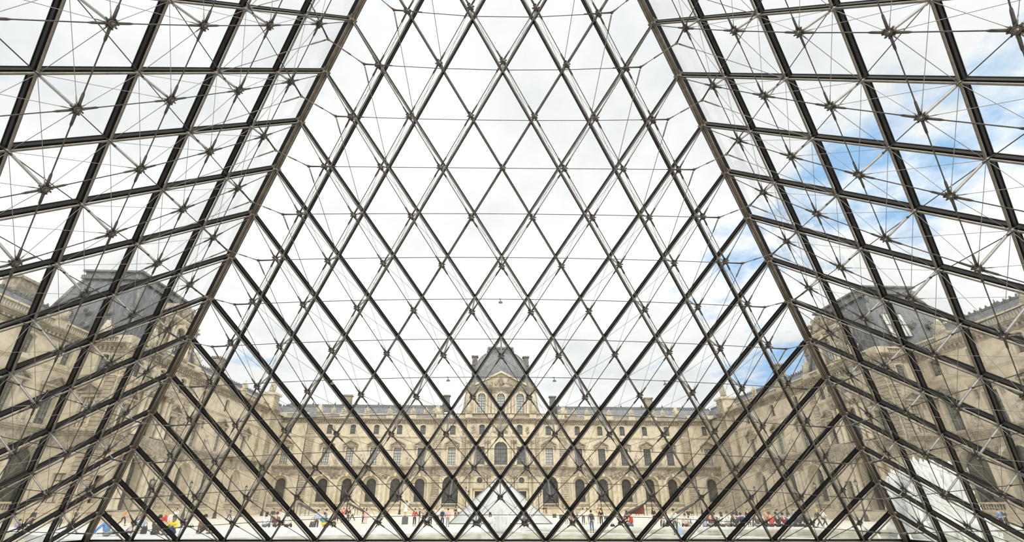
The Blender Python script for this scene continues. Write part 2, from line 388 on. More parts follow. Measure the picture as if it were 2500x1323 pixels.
# corner beams, ring cables with their forks, base rail: held by the front wall
PF = walls['front'][1]
for side, sx in (('left', -1), ('right', 1)):
    n1 = NORM['front']; n2 = NORM[side]; p = V((sx*A, A, 0)); q = V((0, 0, H)); d = (q-p).normalized()
    s1 = n1.cross(d); s2 = n2.cross(d)
    if s1.dot(V((-sx, 0, 0))) < 0: s1 = -s1
    if s2.dot(V((0, -1, 0))) < 0: s2 = -s2
    mb = MB()
    sg = [(p.lerp(q, k/18), p.lerp(q, (k+1)/18)) for k in range(18)]
    for a, b in sg: mb.obox(a+s1*.10, b+s1*.10, s1, n1, .10, -.04, .16); mb.obox(a+s2*.10, b+s2*.10, s2, n2, .10, -.04, .16)
    PF('corner_beam', mb, BLACK)
    mb = MB(); nb = (n1+n2).normalized(); sb = nb.cross(d)
    for a, b in sg:
        mb.obox(a, b, sb, nb, .13, .16, .22); mb.tube(a+nb*.25+sb*.05, b+nb*.25+sb*.05, .03, .03, 8); mb.tube(a+nb*.25-sb*.05, b+nb*.25-sb*.05, .03, .03, 8)
    for k in range(1, 18):
        c = p.lerp(q, k/18); mb.tube(c+nb*.14-d*.07, c+nb*.30-d*.0, .05, .04, 8); mb.obox(c-d*.12, c+d*.12, sb, nb, .2, .20, .24)
    PF('corner_plate', mb, EDGEM)
for k in range(1, 15):
    W = 18-k; mb = MB()
    pts = [ring_pt('front', k, .8)]+[ring_pt('front', k, j) for j in range(1, W)]+[ring_pt('front', k, W-.8)]
    mb.path(pts, .0115, 6)
    for a, b in ((pts[0], pts[2]), (pts[-1], pts[-3])): mb.tube(a, a+(b-a).normalized()*.85, .026, .02, 6); mb.ball(a, .05, n=6, m=4)
    for j in range(1, W): c = ring_pt('front', k, j); mb.tube(c-V((.05, 0, 0)), c+V((.05, 0, 0)), .024, .024, 6)
    PF('ring_cable', mb, CABLE)
    for side in ('left', 'right'):
        a = ring_pt('front', k, .8 if side == 'left' else W-.8); b = ring_pt(side, k, .8); d = (b-a)
        mb = MB(); mb.tube(a, b, .0115, .0115, 6); m0 = a.lerp(b, .38); m1 = a.lerp(b, .62)
        mb.tube(m0, m1, .022, .022, 6); mb.ball(b, .05, n=6, m=4)
        mb.tube(a, a+d*.18, .03, .018, 6); mb.tube(b, b-d*.18, .03, .018, 6)
        PF('corner_link', mb, STEEL)
for side in ('left', 'right'):
    Ps = walls[side][1]
    for k in range(1, 15):
        W = 18-k; js = [.8]+[j for j in range(1, W) if vis(side, k, j)]
        if len(js) < 2: continue
        pts = [ring_pt(side, k, j) for j in js]; mb = MB(); mb.path(pts, .0115, 6)
        a, b = pts[0], pts[min(2, len(pts)-1)]; mb.tube(a, a+(b-a).normalized()*.85, .026, .02, 6)
        for c in pts[1:]: mb.tube(c-V((0, .05, 0)), c+V((0, .05, 0)), .03, .03, 6)
        Ps('ring_cable', mb, CABLE)
mb = MB(); mb.box(-A-.1, A+.1, A-.10, A+.14, -.16, .035); PF('base_rail', mb, BLACK)
mb = MB(); mb.box(-A, A, A-.155, A-.10, -.05, -.02); PF('base_strip', mb, STEELB)
for side, sx in (('left', -1), ('right', 1)):
    mb = MB(); mb.box(min(sx*(A-.1), sx*(A+.14)), max(sx*(A-.1), sx*(A+.14)), YMIN, A, -.16, .035); walls[side][1]('base_rail', mb, BLACK)
# floodlights hung on the ring cables
def floodlight(k, x, label):
    W = 18-k; j = (x+A)/ST-k/2; p = ring_pt('front', k, j)
    r = empty('floodlight', T(p) @ M.Scale(.62, 4)); tag(r, label, 'floodlight', 'floodlights clipped to the ring cables')
    mb = MB(); mb.tube((-.06, 0, 0), (.06, 0, 0), .03, .03, 8); mb.tube((0, 0, 0), (.03, 0, -.13), .015, .015, 6); part('clamp', mb, HUBM, r)
    mb = MB(); mb.lathe([(.04, .0), (.07, -.03), (.115, -.10), (.125, -.12)], (0.03, 0, -.12), 12); part('lamp_housing', mb, STEEL, r)
    mb = MB(); mb.lathe([(.105, -.121), (.06, -.14)], (0.03, 0, -.12), 10); part('lamp_lens', mb, LANT, r)
floodlight(7, -.05, 'small floodlight alone on the upper cable, near the middle of the glass wall')
floodlight(5, -2.03, 'small floodlight just left of the central dome')
floodlight(5, 2.03, 'small floodlight just right of the central dome')
floodlight(5, -6.35, 'floodlight furthest left on the lower cable, above the left wing')
floodlight(5, 6.2, 'floodlight furthest right on the lower cable, above the right wing')

# ------------------------------------------------------------------ the palace round the court
PHI = .033; ORG = V((.25, 122, 0))
FR_MAIN = T(ORG) @ M.Rotation(PHI, 4, 'Z')
WU = 55.8
FR_SIDE = {-1: FR_MAIN @ T((-WU, 0, 0)) @ M.Rotation(PI/2, 4, 'Z'), 1: FR_MAIN @ T((WU, 0, 0)) @ M.Rotation(-PI/2, 4, 'Z')}
def world_uv(u, v, z=GZ): return FR_MAIN @ V((u, v, z))
def arch_pts(cx, w, zb, zt, kind, n=9):
    l, r = cx-w/2, cx+w/2
    if kind == 'rect': return [(l, zb), (l, zt), (r, zt), (r, zb)]
    rise = w/2 if kind == 'round' else w*.18
    zs = zt-rise; R = (w*w/4+rise*rise)/(2*rise); a0 = math.asin(min(1, w/2/R)); pts = [(l, zb)]
    for i in range(n+1):
        a = -a0+2*a0*i/n; pts.append((cx+R*math.sin(a), zt-R+R*math.cos(a)))
    return pts+[(r, zb)]
def cell(mb, x0, x1, z0, z1, op, y=0., depth=.5):         # wall panel with one opening and its reveals
    if op is None: mb.poly([(x0, y, z0), (x1, y, z0), (x1, y, z1), (x0, y, z1)]); return
    cx, w, zb, zt, kind = op; o = arch_pts(*op); l, r = o[0][0], o[-1][0]
    if zb > z0: mb.poly([(x0, y, z0), (x1, y, z0), (x1, y, zb), (x0, y, zb)])
    mb.poly([(x0, y, zb), (l, y, zb), (l, y, z1), (x0, y, z1)]); mb.poly([(r, y, zb), (x1, y, zb), (x1, y, z1), (r, y, z1)])
    for (ax, az), (bx, bz) in zip(o[1:-1], o[2:-1]):
        mb.poly([(ax, y, az), (bx, y, bz), (bx, y, z1), (ax, y, z1)])
    for (ax, az), (bx, bz) in zip(o, o[1:]+o[:1]):
        mb.poly([(ax, y, az), (ax, y+depth, az), (bx, y+depth, bz), (bx, y, bz)])
WCACHE = {}
def window_mesh(w, h, kind, nx, nz):
    key = (round(w, 2), round(h, 2), kind, nx, nz)
    if key not in WCACHE:
        o = arch_pts(0, w, 0, h, kind, 8); mb = MB(); fr = .09
        c = (0, h*.45)
        for (ax, az), (bx, bz) in zip(o, o[1:]+o[:1]):
            ia = (ax*(1-2*fr/w), fr+(az)*(1-2*fr/h)); ib = (bx*(1-2*fr/w), fr+(bz)*(1-2*fr/h))
            mb.poly([(ax, 0, az), (bx, 0, bz), (ib[0], 0, ib[1]), (ia[0], 0, ia[1])]); mb.poly([(ia[0], 0, ia[1]), (ib[0], 0, ib[1]), (ib[0], .1, ib[1]), (ia[0], .1, ia[1])])
        def top(x):
            if kind == 'rect': return h
            rise = w/2 if kind == 'round' else w*.18; R = (w*w/4+rise*rise)/(2*rise); return h-R+math.sqrt(max(0, R*R-x*x))
        for i in range(1, nx):
            x = -w/2+w*i/nx; b = .07 if (nx % 2 == 0 and i == nx//2) else .03; mb.box(x-b/2*1.6, x+b/2*1.6, .0, .08, 0, top(x))
        for i in range(1, nz):
            z = h*i/nz; b = .10 if i == round(nz*.66) else .035
            hw = w/2
            if kind == 'round' and z > h-w/2: hw = math.sqrt(max(0.01, (w/2)**2-(z-(h-w/2))**2))
            mb.box(-hw, hw, .0, .08, z-b/2, z+b/2)
        mp = MB(); mp.poly([(x, .09, z) for x, z in o])
        WCACHE[key] = (mb.mesh('window', WFRAME), {})
        WCACHE[key][1]['mp'] = mp
    return WCACHE[key]
def window(root, cx, w, zb, zt, kind, y, pm, nx=4, nz=6, mw=None):
    fm, d = window_mesh(w, zt-zb, kind, nx, nz)
    if pm.name not in d: d[pm.name] = d['mp'].mesh('pane', pm)
    o = link('window', fm, root, (mw or M()) @ T((cx, y, zb))); link('pane', d[pm.name], o); return o
def steps(mb, x0, x1, z0, z1, p, n=3, y=0., back=.3):     # stepped moulding
    for i in range(n):
        a = z0+(z1-z0)*i/n; b = z0+(z1-z0)*(i+1)/n; q = p*(i+1)/n
        mb.box(x0-q*.0, x1+q*.0, y-q, y+back, a, b)
def statue_mesh(seed):
    r = random.Random(seed); mb = MB(); tw = r.uniform(-.1, .1)
    mb.box(-.4, .4, -.4, .4, 0, .3)
    mb.lathe([(.34, .3), (.36, .5), (.30, 1.0), (.27, 1.3), (.33, 1.62), (.36, 1.85), (.30, 2.05), (.12, 2.14), (.10, 2.22)], (0, 0, 0), 9, 1, .75)
    mb.ball((tw, -.04, 2.38), .155, .17, .20, 8, 6)
    for s in (-1, 1):
        e = V((s*.46, -.1-.1*r.random(), 1.5+.2*r.random())); mb.tube((s*.32, 0, 1.95), e, .11, .09, 7); h = V((s*r.uniform(.05, .5), -.38, r.choice([1.2, 1.65, 1.9]))); mb.tube(e, h, .09, .06, 7); mb.ball(h, .08, n=6, m=4)
    for i in range(5): t = r.uniform(-.25, .25); mb.tube((t, -.24, 1.5), (t+r.uniform(-.1, .1), -.28, .35), .05, .07, 5)
    return mb.mesh('statue', STATUE)
def group_mesh(seed, w=1.6, h=2.0, nb=22):                # carved figure group / trophy
    r = random.Random(seed); mb = MB(); mb.box(-w/2, w/2, -.4, .5, 0, .25)
    mb.lathe([(w*.36, .2), (w*.33, h*.35), (w*.22, h*.62), (w*.13, h*.8)], (0, .05, 0), 8, 1, .6)
    for s in (-1, 0, 1):
        hh = h*(.95 if s == 0 else .66); x = s*w*.30
        mb.lathe([(.20, .2), (.24, hh*.35), (.17, hh*.5), (.24, hh*.72), (.08, hh*.84)], (x, -.1, 0), 7, 1, .8); mb.ball((x, -.14, hh*.93), .13, .14, .16, 7, 5)
        mb.tube((x, -.15, hh*.7), (x+r.uniform(-.5, .5)*w*.6, -.35, hh*r.uniform(.4, .9)), .08, .05, 6)
    for i in range(nb):
        mb.ball((r.uniform(-.45, .45)*w, r.uniform(-.35, .1), h*r.uniform(.1, .6)), r.uniform(.09, .2), r.uniform(.09, .18), r.uniform(.09, .22), 6, 4)
    return mb.mesh('sculpture', STATUE)
ST_M = [statue_mesh(i) for i in range(4)]; GR_M = [group_mesh(i, 1.4, 1.9, 16) for i in range(3)]; GB_M = [group_mesh(10+i, 3.4, 4.6, 40) for i in range(2)]
def urn_mesh():
    mb = MB(); mb.lathe([(.2, 0), (.25, .15), (.14, .3), (.34, .75), (.36, .95), (.22, 1.1), (.1, 1.35), (.02, 1.5)], n=8); return mb.mesh('urn', STATUE)
URN = urn_mesh()
def quoin(root, x, w, z0, z1, y=0., mw=None, proud=.22, name='quoin_strip'):
    mb = MB(); mb.box(x-w/2, x+w/2, y-proud*.45, y+.1, z0, z1); z = z0; i = 0
    while z < z1-.2:
        t = min(z+.52, z1); e = 0 if i % 2 else .12; mb.box(x-w/2-e+.12, x+w/2+e-.12, y-proud, y, z+.03, t-.03); z = t; i += 1
    return part(name, mb, QUOIN, root, mw)
CAPM = {}
def pilaster(root, x, w, z0, z1, y=0., mw=None, round_=False):
    mb = MB(); h = z1-z0
    if round_:
        mb.lathe([(w*.62, 0), (w*.62, .3), (w*.5, .42), (w*.5, h*.4), (w*.43, h-1.0), (w*.5, h-.95)], (x, y-.35, z0), 10)
    else:
        mb.box(x-w/2, x+w/2, y-.22, y+.1, z0+.45, z1-.9); mb.box(x-w*.62, x+w*.62, y-.32, y+.1, z0, z0+.45)
    o = part('column' if round_ else 'pilaster', mb, STONE, root, mw)
    mc = MB(); yc = y-.35 if round_ else y-.1
    mc.lathe([(w*.42, -.95), (w*.5, -.6), (w*.72, -.15)], (x, yc, z1), 8); mc.box(x-w*.72, x+w*.72, yc-w*.6, yc+.3, z1-.15, z1)
    for i in range(6):
        a = -PI*(i+.5)/6; 
        for zz in (-.7, -.38): mc.ball((x+w*.58*math.cos(a), yc+w*.58*math.sin(a), z1+zz), .10, .10, .15, 5, 4)
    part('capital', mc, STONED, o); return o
def pediment(root, x, w, z, h, y=0., mw=None, curved=False):
    mb = MB(); p = .55
    if curved: top = [(x-w/2+w*i/8, z+.25+h*math.sin(PI*i/8)) for i in range(9)]
    else: top = [(x-w/2, z+.25), (x, z+h+.15), (x+w/2, z+.25)]
    mb.box(x-w/2, x+w/2, y-p, y+.2, z, z+.25); mb.prism([(a*.0+x+(a-x)*.86, z+.2+(b-z-.25)*.8) for a, b in top], y-.12, y+.2) if len(top) == 3 else None
    for (ax, az), (bx, bz) in zip(top, top[1:]): mb.prism([(ax, az-.02), (bx, bz-.02), (bx, bz+.26), (ax, az+.26)], y-p, y+.2)
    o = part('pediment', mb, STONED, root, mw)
    for s in (-1, 1):
        mc = MB(); xx = x+s*(w/2-.32); mc.box(xx-.16, xx+.16, y-.42, y+.1, z-.45, z); mc.box(xx-.13, xx+.13, y-.30, y+.1, z-1.0, z-.45); mc.ball((xx, y-.28, z-.95), .15, .14, .2, 6, 4)
        part('bracket', mc, STONED, o)
    return o
def surround(root, cx, w, zb, zt, kind, y=0., mw=None, t=.3, p=.14, name='architrave'):
    o = arch_pts(cx, w, zb, zt, kind); k = (w+2*t)/w; mb = MB(); zc = zb
    out = [(cx+(x-cx)*k, zb+(z-zb)*((zt-zb+t)/(zt-zb))) for x, z in o]
    for i in range(len(o)-1):
        a, b, c, d = o[i], o[i+1], out[i+1], out[i]
        mb.poly([(a[0], y-p, a[1]), (b[0], y-p, b[1]), (c[0], y-p, c[1]), (d[0], y-p, d[1])]); mb.poly([(d[0], y-p, d[1]), (c[0], y-p, c[1]), (c[0], y, c[1]), (d[0], y, d[1])]); mb.poly([(a[0], y-p, a[1]), (b[0], y-p, b[1]), (b[0], y, b[1]), (a[0], y, a[1])])
    if kind == 'round': mb.box(cx-.28, cx+.28, y-p-.14, y, zt-.15, zt+t+.2)
    return part(name, mb, STONE, root, mw)
def balustrade(root, x0, x1, z, h, y=0., mw=None, piers=(), name='balustrade'):
    mb = MB(); mb.box(x0, x1, y-.22, y+.22, z, z+.2); mb.box(x0, x1, y-.25, y+.25, z+h-.22, z+h)
    for p in piers: mb.box(p-.9, p+.9, y-.3, y+.3, z, z+h+.02)
    o = part(name, mb, STONE, root, mw); mc = MB(); x = x0+.2
    while x < x1:
        if not any(abs(x-p) < .95 for p in piers): mc.lathe([(.07, .2), (.12, .2+(h-.42)*.3), (.06, .2+(h-.42)*.75), (.09, h-.22)], (x, y, z), 5)
        x += .36
    if mc.v: tag(part('balusters', mc, STONE, o), kind='stuff')
    return o
Z0, ZG, ZE, ZS, ZC, ZCT, ZB = GZ, 8.0, 10.15, 17.1, 20.95, 21.95, 23.2
def bands(root, x0, x1, y=0., mw=None, top=True):
    mb = MB(); mb.box(x0, x1, y-.35, y+.2, Z0, .55); mb.box(x0, x1, y-.45, y+.2, .45, .62); part('plinth', mb, STONE, root, mw)
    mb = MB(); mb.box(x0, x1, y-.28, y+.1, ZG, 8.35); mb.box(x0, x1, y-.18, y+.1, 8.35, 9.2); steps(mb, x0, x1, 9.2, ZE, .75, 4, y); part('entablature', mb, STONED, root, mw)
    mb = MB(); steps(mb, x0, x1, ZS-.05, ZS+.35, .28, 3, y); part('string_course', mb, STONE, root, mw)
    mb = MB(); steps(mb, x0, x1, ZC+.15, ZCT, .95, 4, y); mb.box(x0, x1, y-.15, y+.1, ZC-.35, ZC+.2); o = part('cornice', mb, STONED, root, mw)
    mc = MB(); x = x0+.3
    while x < x1: mc.box(x-.14, x+.14, y-.55, y, ZC-.05, ZC+.3); x += .62
    tag(part('modillions', mc, STONED, o), kind='stuff')
    if top: return
def facade(root, x0, x1, bays, y=0., mw=None, pale=True, stat=True, ground='arch', peds=True, gbig=False):
    """three-storey court front: bays = [(centre, cell_left, cell_right)]"""
    wall = MB(); s = bays
    edges = [x0]+[(a+b)/2 for a, b in zip(bays, bays[1:])]+[x1]
    for i, cx in enumerate(bays):
        a, b = edges[i], edges[i+1]; gw = min(4.1, (b-a)-1.5)
        cell(wall, a, b, Z0, ZG+.3, (cx, gw, .5, 7.95, 'round'), y, .95)
        w2 = min(2.5, gw-.9)
        if not gbig:
            cell(wall, cx-gw/2-.02, cx+gw/2+.02, .5, 7.97, (cx, w2, 1.9, 7.3, 'round'), y+.95, .35)
            window(root, cx, w2, 1.9, 7.3, 'round', y+1.25, PANED, 4, 7, mw)
        else:
            window(root, cx, gw, .5, 7.95, 'round', y+.94, PANED, 2, 3, mw)
        surround(root, cx, gw, .6, 7.95, 'round', y, mw, .38, .16, 'archivolt')
        cell(wall, a, b, ZG+.3, ZS+.1, (cx, 1.95, 10.45, 14.6, 'rect'), y, .45)
        window(root, cx, 1.95, 10.45, 14.6, 'rect', y+.42, PANEL if (pale and (i*7) % 5 != 3) else PANEM, 4, 6, mw)
        surround(root, cx, 1.95, 10.45, 14.6, 'rect', y, mw, .35)
        if peds: pediment(root, cx, 3.9, 14.95, 1.25, y, mw)
        cell(wall, a, b, ZS+.1, ZCT, (cx, 1.4, 17.95, 20.35, 'seg'), y, .4)
        window(root, cx, 1.4, 17.95, 20.35, 'seg', y+.37, PANEM, 2, 4, mw)
        surround(root, cx, 1.4, 17.95, 20.35, 'seg', y, mw, .25)
        balustrade(root, cx-gw/2+.1, cx+gw/2-.1, .6, 1.05, y+.25, mw, (), 'window_balustrade')
    part('wall', wall, STONE, root, mw)
    for e in edges[1:-1]:
        for dx in (-.55, .55): pilaster(root, e+dx, .62, .55, ZG+.05, y, mw)
        if stat: link('statue', rnd.choice(ST_M), root, (mw or M()) @ T((e, y-.25, ZE)) @ M.Rotation(rnd.uniform(-.5, .5), 4, 'Z') @ M.Diagonal((1.12, 1.12, 1.12, 1)))
    bands(root, x0, x1, y, mw)
def roof_strip(root, x0, x1, y, mw=None, z0=22.1, z1=25.7, run=2.8, back=14, name='roof'):
    mb = MB(); ya = y+1.0; yb = ya+run
    mb.poly([(x0, ya, z0), (x1, ya, z0), (x1, yb, z1), (x0, yb, z1)]); mb.poly([(x0, yb, z1), (x1, yb, z1), (x1, yb+3.2, z1+1.0), (x0, yb+3.2, z1+1.0)])
    mb.poly([(x0, yb+3.2, z1+1.0), (x1, yb+3.2, z1+1.0), (x1, ya+back, z0), (x0, ya+back, z0)])
    for x in (x0, x1): mb.poly([(x, ya, z0), (x, yb, z1), (x, yb+3.2, z1+1.0), (x, ya+back, z0)])
    mb.poly([(x0, y, ZCT), (x1, y, ZCT), (x1, ya+.4, ZCT+.2), (x0, ya+.4, ZCT+.2)])
    o = part(name, mb, SLATE, root, mw)
    mc = MB(); mc.box(x0, x1, yb-.12, yb+.2, z1-.1, z1+.22); mc.box(x0, x1, yb+3.0, yb+3.3, z1+.9, z1+1.25); x = x0+.3
    while x < x1: mc.lathe([(.14, 0), (.18, .15), (.05, .4)], (x, yb, z1+.2), 5); x += .8
    x = x0+1
    while x < x1: mc.lathe([(.16, 0), (.26, .25), (.1, .5), (.03, .9)], (x, yb+3.1, z1+1.2), 6); x += 6.1
    part('cresting', mc, LEAD, o); return o
def chimney(root, x, y, z0, z1, w, d, mw=None, m=STONED):
    mb = MB(); mb.box(x-w/2, x+w/2, y-d/2, y+d/2, z0, z1-1.4); mb.box(x-w/2-.15, x+w/2+.15, y-d/2-.15, y+d/2+.15, z1-2.9, z1-2.6)
    mb.box(x-w/2+.05, x+w/2-.05, y-d/2+.05, y+d/2-.05, z1-1.4, z1-.35); mb.box(x-w/2-.2, x+w/2+.2, y-d/2-.2, y+d/2+.2, z1-.35, z1)
    return part('chimney', mb, m, root, mw)
def building(name, frame, label, group):
    r = empty(name, frame @ T((0, 0, 0))); return tag(r, label, 'building', group)
GRP = 'ranges of the stone palace round the court'
for s, nm in ((-1, 'left'), (1, 'right')):
    R = building('palace_wing', FR_MAIN, 'long tan stone wing with arched ground floor just %s of the domed pavilion' % nm, GRP)
    bays = sorted(s*b for b in (20.5, 26.6, 32.65, 38.75, 44.8)); lo, hi = sorted((s*17.0, s*48.2))
    facade(R, lo, hi, bays, pale=s < 0)
    e0, e1 = sorted((s*50.4, s*62)); facade(R, e0, e1, [s*54.8], y=-.9, stat=False)
    q0, q1 = sorted((s*48.2, s*50.4)); mbw = MB(); mbw.box(q0, q1, -.5, .5, Z0, ZCT); part('wall', mbw, STONE, R)
    quoin(R, s*49.3, 2.0, .5, ZG, -.5); quoin(R, s*49.3, 2.0, ZE, ZC, -.5); bands(R, q0, q1, -.5)
    piers = [s*b for b in (23.5, 29.6, 35.7, 41.8)]
    balustrade(R, *sorted((s*17, s*49)), ZCT, ZB-ZCT, .1, None, piers); balustrade(R, e0, e1, ZCT, ZB-ZCT, -.8, None, [s*51.5, s*57])
    for p in piers+[s*20.0, s*44.5]: link('sculpture', rnd.choice(GR_M), R, T((p, 0, ZB)))
    link('sculpture', GB_M[0], R, T((s*48.3, .2, ZB-.2)) @ M.Diagonal((.75, .8, .7, 1)))
    roof_strip(R, *sorted((s*16, s*60)), .6); chimney(R, s*43.0, 6, 25, 29.3, 2.2, 1.6); chimney(R, s*15.2, 6.5, 25, 29.6, 1.7, 1.3, None, DSTONE)
    mbk = MB(); mbk.box(*sorted((s*16, s*62)), 1.4, 12, Z0, ZCT); part('core', mbk, STONE, R)

# ---- central domed pavilion
R = building('domed_pavilion', FR_MAIN, 'tall central stone pavilion with square slate dome and carved pediment', GRP)
wall = MB(); YP = -1.0; YC = -1.9
for s in (-1, 1):
    a, b = sorted((s*8.9, s*17.2)); cx = s*12.6
    cell(wall, a, b, Z0, ZG+.3, (cx, 4.0, .4, 7.9, 'round'), YP, 1.2); mbw = MB(); surround(R, cx, 4.0, .5, 7.9, 'round', YP, None, .4, .16, 'archivolt')
    window(R, cx, 4.0, .4, 7.9, 'round', YP+1.15, PANED, 2, 3); balustrade(R, cx-1.9, cx+1.9, .5, 1.05, YP+.3, None, (), 'window_balustrade')
    cell(wall, a, b, ZG+.3, ZS+.1, (cx, 2.0, 10.45, 14.7, 'rect'), YP, .45); window(R, cx, 2.0, 10.45, 14.7, 'rect', YP+.42, PANEL, 4, 6); surround(R, cx, 2.0, 10.45, 14.7, 'rect', YP, None, .4); pediment(R, cx, 4.0, 15.1, 1.35, YP)
    cell(wall, a, b, ZS+.1, ZCT, (cx, 1.45, 17.8, 20.2, 'seg'), YP, .4); window(R, cx, 1.45, 17.8, 20.2, 'seg', YP+.37, PANEM, 2, 4); surround(R, cx, 1.45, 17.8, 20.2, 'seg', YP, None, .28)
    quoin(R, s*16.3, 1.8, .5, ZG, YP); quoin(R, s*16.3, 1.8, ZE, ZC, YP); quoin(R, s*9.6, 1.0, ZE, ZC, YP, name='quoin_band')
    link('statue', ST_M[1 if s > 0 else 2], R, T((s*15.9, YP-.55, ZE)) @ M.Diagonal((1.15, 1.15, 1.15, 1)))
    bands(R, a, b, YP)
    # inner bay of the centre
    c0, c1 = sorted((s*2.6, s*8.9)); cx = s*5.25
    cell(wall, c0, c1, Z0, ZG+.3, (cx, 2.3, .3, 4.3, 'rect'), YC, .6); window(R, cx, 2.3, .3, 4.3, 'rect', YC+.55, PANED, 2, 4); surround(R, cx, 2.3, .3, 4.3, 'rect', YC, None, .4)
    mo = MB(); mo.box(cx-1.7, cx+1.7, YC-.5, YC+.1, 4.75, 5.05); part('door_hood', mo, STONED, R)
    mo = MB(); ring = [(cx+.95*math.cos(t*PI/10), YC-.12, 6.8+.95*math.sin(t*PI/10)) for t in range(20)]; rin = [(cx+.72*math.cos(t*PI/10), YC-.12, 6.8+.72*math.sin(t*PI/10)) for t in range(20)]
    for i in range(20): k = (i+1) % 20; mo.poly([ring[i], ring[k], rin[k], rin[i]]); mo.poly([ring[i], ring[k], (ring[k][0], YC+.02, ring[k][2]), (ring[i][0], YC+.02, ring[i][2])])
    oc = part('oculus', mo, STONE, R); mo = MB(); mo.poly([(x, YC-.02, z) for x, y, z in rin]); part('pane', mo, PANED, oc)
    cell(wall, c0, c1, ZG+.3, ZS+.1, (cx, 2.1, 10.5, 14.8, 'rect'), YC, .5); window(R, cx, 2.1, 10.5, 14.8, 'rect', YC+.45, PANEM, 4, 6); surround(R, cx, 2.1, 10.5, 14.8, 'rect', YC, None, .35)
    cell(wall, c0, c1, ZS+.1, ZCT, (cx-.3*s, 1.45, 17.8, 20.3, 'seg'), YC, .4); window(R, cx-.3*s, 1.45, 17.8, 20.3, 'seg', YC+.37, PANEM, 3, 4); surround(R, cx-.3*s, 1.45, 17.8, 20.3, 'seg', YC, None, .28)
    for dx in (3.0, 3.75, 7.3, 8.3):
        pilaster(R, s*dx, .62, .5, ZG+.05, YC, None, True); pilaster(R, s*dx, .56, ZE+.1, 16.4, YC, None, True)
    mo = MB()
    for dx in (7.0, 3.6): 
        for i in range(8): mo.ball((s*dx+rnd.uniform(-.5, .5), YC-.1, 19.0+rnd.uniform(-.8, .8)), .28, .16, .3, 6, 4)
    part('relief', mo, STONED, R)
    # upper stage
    cell(wall, c0, s*9.5 if s > 0 else c1, 22, 30.2, (s*5.2, 2.05, 23.2, 28.6, 'round'), YC+.3, .5) if s > 0 else cell(wall, -9.5, c1, 22, 30.2, (s*5.2, 2.05, 23.2, 28.6, 'round'), YC+.3, .5)
    window(R, s*5.2, 2.05, 23.2, 28.6, 'round', YC+.75, PANEL, 4, 8); surround(R, s*5.2, 2.05, 23.2, 28.6, 'round', YC+.3, None, .4, .2)
    for dx in (2.2, 3.1, 7.1): pilaster(R, s*dx, .5, 23, 29.2, YC+.2, None, True)
    link('sculpture', GB_M[1], R, T((s*8.6, YC+.1, 23)) @ M.Diagonal((.55, .8, 1.15, 1)))
    link('sculpture', GB_M[0], R, T((s*17.0, .2, ZB-.4)) @ M.Diagonal((1.0, .9, .72, 1)))
    mo = MB(); mo.prism([(s*9.4, 23), (s*10.6, 23), (s*10.1, 25), (s*9.6, 28.6), (s*9.4, 28.6)], YC+.4, 3); part('scroll_buttress', mo, STONED, R)
    chimney(R, s*7.45, 4.2, 30, 40.6, 1.55, 1.6, None, DSTONE)
    link('urn', URN, R, T((s*9.3, YC+.6, 30.4))); link('urn', URN, R, T((s*10.4, YC+.6, 28.4)))
    mo = MB(); mo.prism([(s*6.6, 30.3), (s*9.8, 30.3), (s*6.6, 32.1)], YC+.1, 2); part('gable_shoulder', mo, STONED, R)
cell(wall, -2.6, 2.6, Z0, ZG+.3, (0, 3.0, .3, 6.8, 'rect'), YC, .8); window(R, 0, 3.0, .3, 6.8, 'rect', YC+.75, PANED, 2, 4)
cell(wall, -2.6, 2.6, ZG+.3, ZS+.1, (0, 3.35, 10.45, 16.05, 'round'), YC, .6); window(R, 0, 3.35, 10.45, 16.05, 'round', YC+.55, PANEM, 6, 6); surround(R, 0, 3.35, 10.45, 16.05, 'round', YC, None, .45, .2)
cell(wall, -2.6, 2.6, ZS+.1, ZCT, None, YC); cell(wall, -2.6, 2.6, 22, 30.2, (0, 2.05, 23.2, 28.6, 'round'), YC+.3, .5)
window(R, 0, 2.05, 23.2, 28.6, 'round', YC+.75, PANEL, 4, 8); surround(R, 0, 2.05, 23.2, 28.6, 'round', YC+.3, None, .4, .2)
wall.box(-9.5, 9.5, 0.2, 13, Z0, 30.2); wall.box(-17.2, 17.2, .6, 12, Z0, ZCT); wall.box(-8.9, -8.88, YC, YP, Z0, ZCT); wall.box(8.88, 8.9, YC, YP, Z0, ZCT)
for x in (-9.5, 9.45): wall.box(x, x+.05, YC+.3, 1, 22, 30.2)
part('wall', wall, STONE, R); bands(R, -8.9, 8.9, YC)
mo = MB(); mo.ball((0, YC-.1, 19.3), 1.05, .3, 1.15, 12, 6)
for i in range(22): mo.ball((rnd.uniform(-2.2, 2.2), YC-.05, 19.1+rnd.uniform(-1, 1)), .3, .2, .3, 6, 4)
part('clock_relief', mo, STONED, R)
balustrade(R, -9.3, 9.3, ZCT, ZB-ZCT, YC+.1, None, [-8.5, -2.6, 2.6, 8.5]); balustrade(R, -17.2, -9.3, ZCT, ZB-ZCT, YP+.1, None, [-16.2, -10]); balustrade(R, 9.3, 17.2, ZCT, ZB-ZCT, YP+.1, None, [16.2, 10])
mo = MB(); steps(mo, -9.7, 9.7, 29.1, 30.35, .7, 4, YC+.3); mo.box(-9.6, 9.6, YC+.15, 1, 28.7, 29.1); part('upper_cornice', mo, STONED, R)
mo = MB(); mo.prism([(-7.0, 30.35), (7.0, 30.35), (0, 34.0)], YC-.1, 1.5)
for s in (-1, 1): mo.prism([(s*7.4, 30.3), (0, 34.05), (0, 34.6), (s*7.4, 30.85)], YC-.8, 1.5)
pe = part('pediment', mo, STONE, R); mo = MB()
